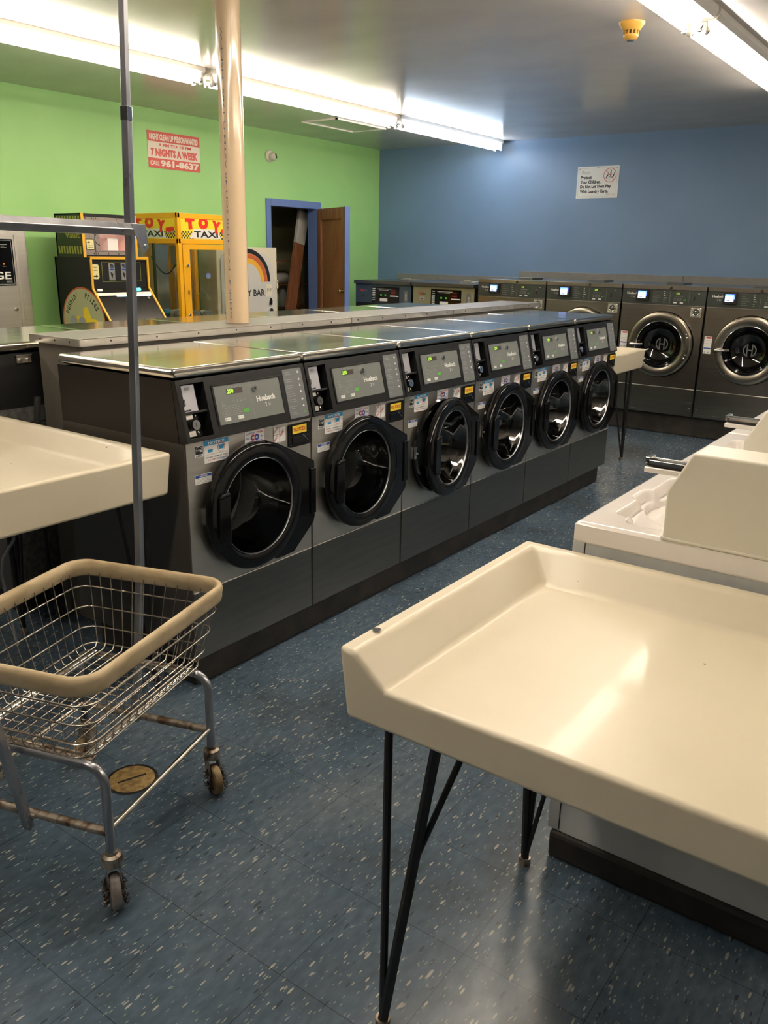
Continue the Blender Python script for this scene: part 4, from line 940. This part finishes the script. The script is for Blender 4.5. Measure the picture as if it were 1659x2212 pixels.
# prize pusher arcade cabinet
t = thing('prize_arcade_machine', (-3.9, 2.392, 0), 'black arcade prize machine with yellow trim beside the change machine', 'arcade machine')
XZs = Matrix(((1, 0, 0, 0), (0, 0, 1, 0), (0, 1, 0, 0), (0, 0, 0, 1)))     # poly in XZ, extrude +Y
prof = [(-.37, 0), (-.37, 1.512), (.10, 1.512), (.10, 1.27), (.33, .98), (.33, 0)]
b = MB(); Wd = .575
b.prism(prof, 0, .018, 'arcade_black', m=XZs); b.prism(prof, Wd-.018, Wd, 'arcade_black', m=XZs)
b.box((-.37, 0, 0), (-.35, Wd, 1.512), 'arcade_black'); b.box((-.37, .018, 1.49), (.09, Wd-.018, 1.508), 'arcade_black'); b.box((.08, .018, 1.27), (.092, Wd-.018, 1.495), 'arcade_black')
b.box((.30, .018, .02), (.318, Wd-.018, .94), 'arcade_black'); b.build('lower_cabinet', t)
def trim_path(b, pts, y, wd=.016):
    for p, q in zip(pts[:-1], pts[1:]):
        d = (Vector(q)-Vector(p)); d3 = Vector((d.x, 0, d.y)).normalized(); 
        b.sweep([(p[0], y, p[1]), (q[0], y, q[1])], [(-wd/2, -.006), (wd/2, -.006), (wd/2, .006), (-wd/2, .006)], 'yellow_trim', up=Vector((0, 1, 0)).cross(d3), smooth=False)
b = MB()
for y in (.008, Wd-.008): trim_path(b, [(.104, 1.515), (.104, 1.27), (.334, .98), (.334, .05)], y)
b.box((.09, 0, 1.497), (.112, Wd, 1.520), 'yellow_trim'); b.build('yellow_trim', t)
b = MB()
b.box((-.37, .03, 1.512), (-.01, .045, 1.848), 'arcade_dark_green'); b.box((-.37, Wd-.03, 1.512), (-.01, Wd-.015, 1.848), 'arcade_black'); b.box((-.37, .03, 1.512), (-.355, Wd-.015, 1.848), 'arcade_black'); b.box((-.37, .03, 1.838), (-.005, Wd-.015, 1.850), 'arcade_black')
b.build('upper_cabinet', t)
b = MB(PM((-.37, .0295, 1.512), (1, 0, 0), (0, 0, 1)))
for k in range(9): b.prism([(.03+k*.036, .025), (.05+k*.036, .025), (.045+k*.036, .085), (.025+k*.036, .085)], 0, .001, 'arcade_gold'); b.prism([(.03+k*.036, .265), (.045+k*.036, .265), (.05+k*.036, .315), (.03+k*.036, .315)], 0, .001, 'arcade_gold')
b.text('Prize', .06, .200, .15, .045, .001, 'arcade_gold', .01); b.text('Vault', .13, .145, .20, .050, .001, 'arcade_gold', .02)
b.build('side_lettering', t)
b = MB(Matrix.Translation((0, 0, 0)) @ FX)
for y in (.032, Wd-.032): b.rect(y-.012, 1.512, y+.012, 1.850, .0, 'yellow_trim', t=.004)
b.build('upper_trim', t)
b = MB(FX)                                                     # vault-look plate with a window
a0, a1, z0, z1 = .044, Wd-.044, 1.530, 1.822
wy0, wy1, wz0, wz1 = .185, .47, 1.568, 1.735
for r in ((a0, z0, wy0, z1), (wy1, z0, a1, z1), (wy0, z0, wy1, wz0), (wy0, wz1, wy1, z1)): b.rect(*r, -.004, 'arcade_grey', t=.004)
b.rect(.135, z0, .141, z1, .0006, 'arcade_black'); b.rect(.141, 1.79, a1, 1.792, .0006, 'arcade_black'); b.rect(.141, 1.556, a1, 1.558, .0006, 'arcade_black')
for y in (.06, .12, .16, .26, .36, .46, .52):
    for z in (1.540, 1.812): b.disc((y, z), .005, .001, 'arcade_black', 10)
b.ring((.185, 1.655), .045, .051, .001, 'arcade_black', 24, a0=PI/2, a1=3*PI/2); b.rect(.14, 1.66, .18, 1.664, .001, 'arcade_black')
b.rect(.085, 1.66, .089, 1.76, .001, 'arcade_black'); b.rect(a0, 1.825, a1, 1.838, .0, 'arcade_black'); b.rect(a0, 1.513, a1, 1.529, .0, 'arcade_black')
b.build('vault_front', t)
b = MB(FX); b.prism(rrect(.050, 1.570, .128, 1.655, .008), 0, .002, 'arcade_black'); b.prism(rrect(.055, 1.575, .123, 1.650, .006), .002, .003, 'arcade_cream')
b.prism([(.06, 1.632), (.075, 1.632), (.075, 1.640), (.088, 1.628), (.075, 1.616), (.075, 1.624), (.06, 1.624)], .003, .0035, 'black_print')
for k in range(2): b.rect(.062, 1.60-k*.012, .115, 1.603-k*.012, .0035, 'black_print')
b.build('arrow_plate', t)
b = MB(); b.box((-.20, .17, 1.55), (-.19, .49, 1.76), 'arcade_pink'); b.box((-.19, .17, 1.55), (-.006, .49, 1.56), 'arcade_pink'); b.box((-.19, .485, 1.56), (-.006, .49, 1.76), 'arcade_pink'); b.box((-.19, .17, 1.56), (-.006, .175, 1.76), 'arcade_pink')
b.box((-.16, .32, 1.56), (-.08, .42, 1.665), 'sticker_white'); b.build('prize_chamber', t)
b = MB(FX @ Matrix.Translation((0, 0, .092)))
for r in ((.115, 1.322, .50, 1.325), (.115, 1.475, .50, 1.478), (.115, 1.322, .118, 1.478), (.497, 1.322, .50, 1.478)): b.rect(*r, .0, 'arcade_gold', t=.0015)
for y in (.18, .30):
    b.rect(y, 1.333, y+.058, 1.468, 0, 'aluminium', t=.003); b.cyl((y+.03, 1.445, .003), (y+.03, 1.445, .012), .014, 'chrome', 14); b.cyl((y+.022, 1.452, .003), (y+.022, 1.452, .008), .010, 'black_print', 12)
    b.rect(y+.010, 1.412, y+.050, 1.424, .0035, 'print_blue'); b.prism([(y+.015, 1.40), (y+.04, 1.385), (y+.03, 1.35), (y+.02, 1.37)], .003, .005, 'black_print')
b.build('coin_mechanism', t)
b = MB(FX @ Matrix.Translation((0, 0, .092))); b.prism(rrect(.022, 1.345, .085, 1.460, .018), 0, .002, 'arcade_cream'); b.prism([(.032, 1.372), (.055, 1.372), (.055, 1.380), (.075, 1.367), (.055, 1.354), (.055, 1.362), (.032, 1.362)], .002, .003, 'black_print')
b.rect(.035, 1.435, .065, 1.438, .003, 'black_print'); b.rect(.035, 1.410, .07, 1.413, .003, 'black_print'); b.build('instruction_plate', t)
b = MB(PM((.10, 0, 1.27), (0, 1, 0), (-.23, 0, .29)))          # slanted console, downwards from z 1.27
b.box((.018, -.37, -.006), (Wd-.018, 0, 0), 'smoked_glass'); b.box((.018, -.37, -.05), (Wd-.018, 0, -.045), 'arcade_black'); b.build('playfield_window', t)
b = MB(PM((.10, 0, 1.27), (0, 1, 0), (-.23, 0, .29))); b.box((.018, -.075, 0), (Wd-.018, -.048, .008), 'aluminium'); b.box((.20, -.082, .001), (Wd-.03, -.074, .006), 'lamp_blue_white')
b.box((.04, -.03, 0), (.085, -.012, .012), 'sticker_white'); b.box((.42, -.03, 0), (.465, -.012, .014), 'cyan_lamp'); b.cyl((.50, -.11, 0), (.50, -.11, .01), .012, 'chrome', 12); b.build('console_rail', t)
b = MB(PM((-.06, -.0005, .995), (1, 0, 0), (0, 0, 1)))         # round decal on the side
M2 = ID; b.disc((.02, 0), .285, .0006, 'rim_orange', 48); b.disc((.02, 0), .272, .001, 'decal_green', 48)
def arctext(s, a0, a1, r, h):
    n = len(s)
    for i, ch in enumerate(s):
        if ch == ' ': continue
        a = a0+(a1-a0)*(i+.5)/n; M3 = Matrix.Translation((.02+r*math.cos(a), r*math.sin(a), 0)) @ Matrix.Rotation(a-PI/2, 4, 'Z'); b.text(ch, -.012 if ch not in "'i" else -.005, 0, .024 if ch not in "'i" else .009, h if ch != "'" else h*.3, .0015, 'black_print', .02, m=M3 if ch != "'" else M3 @ Matrix.Translation((0, h*.7, 0)))
arctext("Pushin'", math.radians(163), math.radians(103), .200, .045); arctext('Prizes', math.radians(80), math.radians(28), .200, .045)
b.prism([(-.10, .0), (-.08, .05), (.02, .05), (.03, .12), (.07, .13), (.10, .09), (.12, .04), (.20, .03), (.22, 0)], .001, .002, 'toy_yellow'); b.disc((-.11, .01), .045, .0025, 'grey_print', 20); b.disc((.0, .0), .05, .0025, 'grey_print', 20)
b.build('round_decal', t)

# claw machine
t = thing('claw_machine', (-3.8, 3.314, 0), 'yellow-framed toy claw machine with glass sides behind the prize machine', 'arcade machine')
DX, Wc, HZ = .69, .80, 1.892
b = MB(); c = .038
for x in (-DX, -c):
    for y in (0, Wc-c): b.box((x, y, .9), (x+c, y+c, HZ), 'yellow_frame')
for y in (0, Wc-.03):
    b.box((-DX, y+.003, HZ-.045), (0, y+.027, HZ), 'yellow_frame'); b.box((-DX, y+.003, 1.635), (0, y+.027, 1.675), 'yellow_frame'); b.box((-DX, y+.003, .87), (0, y+.027, .92), 'yellow_frame')
for x in (-.03, -DX): b.box((x+.003, 0, HZ-.045), (x+.027, Wc, HZ), 'yellow_frame'); b.box((x+.003, 0, 1.635), (x+.027, Wc, 1.675), 'yellow_frame'); b.box((x+.003, 0, .87), (x+.027, Wc, .92), 'yellow_frame')
b.build('frame', t, bevel=.002)
b = MB(FX)
for r in ((.045, .93, .12, 1.628), (.70, .93, .775, 1.628), (.12, .93, .70, .99), (.12, 1.585, .70, 1.628)): b.box((r[0], r[1], -.012), (r[2], r[3], .004), 'yellow_frame')
for z in (1.02, 1.45): b.cyl((.085, z, .004), (.085, z, .016), .013, 'chrome', 14)
b.box((.078, 1.20, .004), (.092, 1.24, .012), 'brass'); b.build('door', t, bevel=.002)
for q_ in ([(-.008, .12, .99), (-.008, .70, .99), (-.008, .70, 1.585), (-.008, .12, 1.585)], [(-DX+.04, .014, .92), (-.04, .014, .92), (-.04, .014, 1.635), (-DX+.04, .014, 1.635)], [(-DX+.04, Wc-.014, .92), (-.04, Wc-.014, .92), (-.04, Wc-.014, 1.635), (-DX+.04, Wc-.014, 1.635)]): b = MB(); b.add(q_, [(0, 1, 2, 3)], 'pane_glass'); b.build('glass', t)
b = MB(); b.box((-DX+.004, .04, .92), (-DX+.010, Wc-.04, 1.635), 'chrome'); b.build('mirror_back', t)
b = MB(); b.box((-DX+.01, .01, .02), (-.01, Wc-.01, .87), 'yellow_frame'); b.box((-.012, .1, .1), (-.002, Wc-.1, .55), 'arcade_black'); b.build('base_cabinet', t, bevel=.004)
def toy_panel(b, W_, h_):
    b.rect(0, 0, W_, h_, 0, 'toy_yellow', t=.003); n = 10; s_ = .016
    k = 0
    for i in range(int(W_/s_)):
        for j in range(4):
            if (i+j) % 2 == 0 and (abs(i-W_/s_/2) > W_/s_*.24): b.rect(i*s_, j*s_, (i+1)*s_, (j+1)*s_, .0034, 'black_print')
    b.prism([(W_*.16, .004), (W_*.26, .085), (W_*.72, .085), (W_*.80, .004)], .0034, .0042, 'sign_white')
    b.text('TAXI', W_*.25, .014, W_*.48, .055, .005, 'black_print', .03)
    b.text('T', W_*.10, .075, W_*.18, .095, .0065, 'toy_red', .09, rot=.10); b.text('O', W_*.34, .085, W_*.20, .105, .0065, 'toy_red', .09); b.text('Y', W_*.60, .060, W_*.18, .105, .0065, 'toy_red', .09, rot=-.12)
    b.prism([(W_*.80, .05), (W_*.98, .06), (W_*.97, .10), (W_*.80, .09)], .0045, .006, 'toy_red'); b.disc((W_*.84, .05), .014, .0065, 'grey_print', 14); b.disc((W_*.94, .055), .014, .0065, 'grey_print', 14)
b = MB(PM((-.038, 0, 0), (1, 0, 0), (0, 0, 1)) @ Matrix.Translation((-DX+.076, 1.677, -.012))); toy_panel(b, DX-.08, .168); b.build('side_marquee', t)
b = MB(FX @ Matrix.Translation((.04, 1.677, -.010))); toy_panel(b, .60, .168); b.rect(.60, 0, .72, .168, 0, 'toy_yellow', t=.003); b.build('front_marquee', t)
b = MB(); b.box((-DX+.03, .03, .93), (-.04, Wc-.03, .96), 'sign_white'); b.box((-.5, .20, 1.63), (-.2, .24, 1.66), 'cable_black'); pass
b.box((-.46, .08, .96), (-.44, .10, 1.64), 'cable_black'); b.box((-DX+.05, .50, .96), (-DX+.07, .56, 1.63), 'yellow_trim'); b.build('interior_fittings', t)
b = MB(); b.box((-.30, .16, 1.45), (-.22, .24, 1.62), 'slot_grey')
for k in range(3): a = k*2*PI/3; b.tube([(-.26, .20, 1.45), (-.26+.05*math.cos(a), .20+.05*math.sin(a), 1.40), (-.26+.02*math.cos(a), .20+.02*math.sin(a), 1.34)], .005, 'chrome', 6)
b.build('claw', t)
b = MB(); p = [(-.50+.30*k/12, .10+.12*k/12, 1.52-.20*math.sin(PI*k/12)+.10*k/12) for k in range(13)]; b.tube(p, .006, 'cable_black', 6); b.build('cable', t)
b = MB()
for k in range(14):
    x = random.uniform(-.6, -.1); y = random.uniform(.08, .7); b.lathe([(0, .0), (.035, .012), (.045, .04), (.03, .07), (0, .08)], random.choice(['sign_white', 'grey_print', 'orange', 'notice_blue']), 12, m=Matrix.Translation((x, y, .958)))
o = b.build('toy_pile', t); o['kind'] = 'stuff'

# snack machine facing the viewer
t = thing('candy_machine', (-4.30, 4.225, 0), 'beige candy bar vending machine with a rainbow arch left of the closet door', 'vending machine')
CMf = FX; Wm = .878
b = MB(); b.box((-.262, .0, .04), (0, Wm, 1.622), 'candy_cream'); b.build('cabinet', t, bevel=.006)
b = MB(CMf)
P_ = [(.045, .10), (.045, 1.50), (.10, 1.565), (Wm-.20, 1.565), (Wm-.065, 1.43), (Wm-.065, 1.28), (Wm-.045, 1.26), (Wm-.045, .10)]
b.prism(P_, 0, .012, 'candy_face'); b.build('door_face', t, bevel=.003)
b = MB(CMf); cc = (.425, 1.27); Rr = [(.335, .290, 'black_print'), (.287, .240, 'rim_orange'), (.237, .190, 'yellow_trim')]
for R1, R0, mt in Rr:
    b.ring(cc, R0, R1, .0126, mt, 40, a0=0, a1=PI)
    if mt != 'yellow_trim': b.rect(cc[0]-R1, .3, cc[0]-R0, cc[1], .0126, mt)
b.text('CANDY BAR', .14, 1.125, .53, .07, .0128, 'black_print', .02); b.build('rainbow_graphic', t)
b = MB(CMf); b.rect(.690, 1.115, .785, 1.245, .0128, 'paper', t=.001); b.text('$1.00', .70, 1.165, .065, .04, .0142, 'black_print', 0, shear=.2); b.build('price_tag', t)
b = MB(CMf); b.prism([(.735, 1.03), (.765, 1.03), (.77, 1.07), (.755, 1.10), (.74, 1.07)], .012, .03, 'black_plastic'); b.build('coin_lever', t)
b = MB(CMf); b.cyl((.75, .965, .012), (.75, .965, .03), .03, 'chrome', 20); b.cyl((.75, .965, .03), (.75, .965, .034), .022, 'black_plastic', 18); b.build('coin_knob', t)
b = MB(CMf); b.box((Wm-.02, 1.20, .0), (Wm+.004, 1.29, .012), 'candy_cream'); b.cyl((Wm-.005, 1.27, .012), (Wm-.005, 1.27, .02), .012, 'aluminium', 12); b.build('latch', t)

# ================================================================== THINGS IN THE CLOSET
t = thing('leaning_plank', (-4.85, 5.70, 0), 'long knotty wooden plank leaning inside the open closet', 'plank')
b = MB(Matrix.Rotation(math.radians(-12.5), 4, 'X')); b.box((-.02, -.06, .02), (.02, .10, 2.10), 'plank_wood'); b.build('board', t, bevel=.003)
b = MB(Matrix.Rotation(math.radians(-12.5), 4, 'X')); b.box((-.014, -.062, 1.72), (.022, .102, 2.102), 'bag_white'); b.build('white_wrapping', t)
t = thing('closet_shelf', (-5.35, 6.0, 0), 'dark wooden shelf unit inside the closet behind the door', 'shelf')
b = MB()
for z in (.90, 1.18, 1.46): b.box((-.18, -.30, z), (.20, .60, z+.02), 'plank_wood')
b.build('shelf_board', t); 
b = MB(); b.box((-.18, -.32, 0), (-.15, -.28, 1.9), 'plank_wood'); b.box((.17, .42, 0), (.20, .46, 1.9), 'plank_wood'); b.build('shelf_post', t)
b = MB(); b.lathe([(0, .0), (.055, 0), (.06, .02), (.06, .13), (.045, .17), (.016, .20), (.016, .215), (0, .215)], 'bottle_clear', 24)
o = b.build('plastic_bottle', loc=(-5.20, 6.02, .921)); tag(o, 'clear plastic jug on the lower closet shelf, left one', 'bottle', 'jugs on the closet shelf')
c = o.copy(); COL.objects.link(c); c.location = (-5.20, 6.18, .921); c['label'] = 'clear plastic jug on the lower closet shelf, nearer the door'
b = MB(); b.cyl((0, -.10, .065), (0, .10, .065), .065, 'bag_white', 24); o = b.build('paper_roll', loc=(-5.20, 6.12, 1.201)); tag(o, 'white paper roll lying on the middle closet shelf', 'paper roll')
b = MB(); b.cyl((0, 0, 0), (0, 0, 1.75), .012, 'yellow_trim', 10); b.build; o = b.build('broom_handle', loc=(-4.95, 5.70, 0), rz=0); tag(o, 'yellow broom handle standing in the closet', 'broom')
t = thing('water_pipe', (-5.3, 5.66, 0), 'vertical grey water pipe with valves on the closet back wall', 'pipe')
b = MB(); b.cyl((0, 0, 0), (0, 0, 2.5), .018, 'cable_grey', 12); b.build('pipe', t)
for z in (1.25, 1.55, 1.40): b = MB(); b.cyl((0, 0, z-.03), (0, 0, z+.03), .032, 'satin_black', 12); b.cyl((.0, 0, z), (.09, 0, z), .01, 'satin_black', 8); b.cyl((.09, 0, z-.003), (.095, 0, z+.003), .03, 'satin_black', 14); b.build('valve', t)
b = MB(); b.box((-.001, -.05, -.06), (.001, .05, .06), 'paper'); o = b.build('paper_tag', loc=(-5.17, 5.66, 1.32)); tag(o, 'small cream tag hanging by the closet pipe valve', 'tag')
b = MB(); b.lathe([(0, 0), (.05, 0), (.055, .02), (.05, .03), (.05, .0)], 'satin_black', 24, m=Matrix.Rotation(PI/2, 4, 'Y')); o = b.build('wall_gauge', loc=(-5.81, 5.95, 1.85)); tag(o, 'round black gauge on the dark closet wall', 'gauge')

# ================================================================== CABLES UNDER THE LEFT TABLE
b = MB(); b.tube([(-.75, -.20, .77), (-.75, -.21, .62), (-.76, -.22, .50), (-.80, -.25, .42), (-.84, -.24, .34), (-.86, -.22, .20), (-.86, -.20, .012)], .006, 'cable_grey', 8); tag(b.build('cable', angle=60), 'grey cable hanging down under the left folding table', 'cable')
b = MB(); b.tube([(-.95, .06, 1.0), (-.955, .04, .80), (-.96, .03, .50), (-.96, .04, .20), (-.95, .06, .015)], .014, 'cable_black', 8); tag(b.build('washer_hose', angle=60), 'black hose behind the left folding table beside the partition', 'hose')
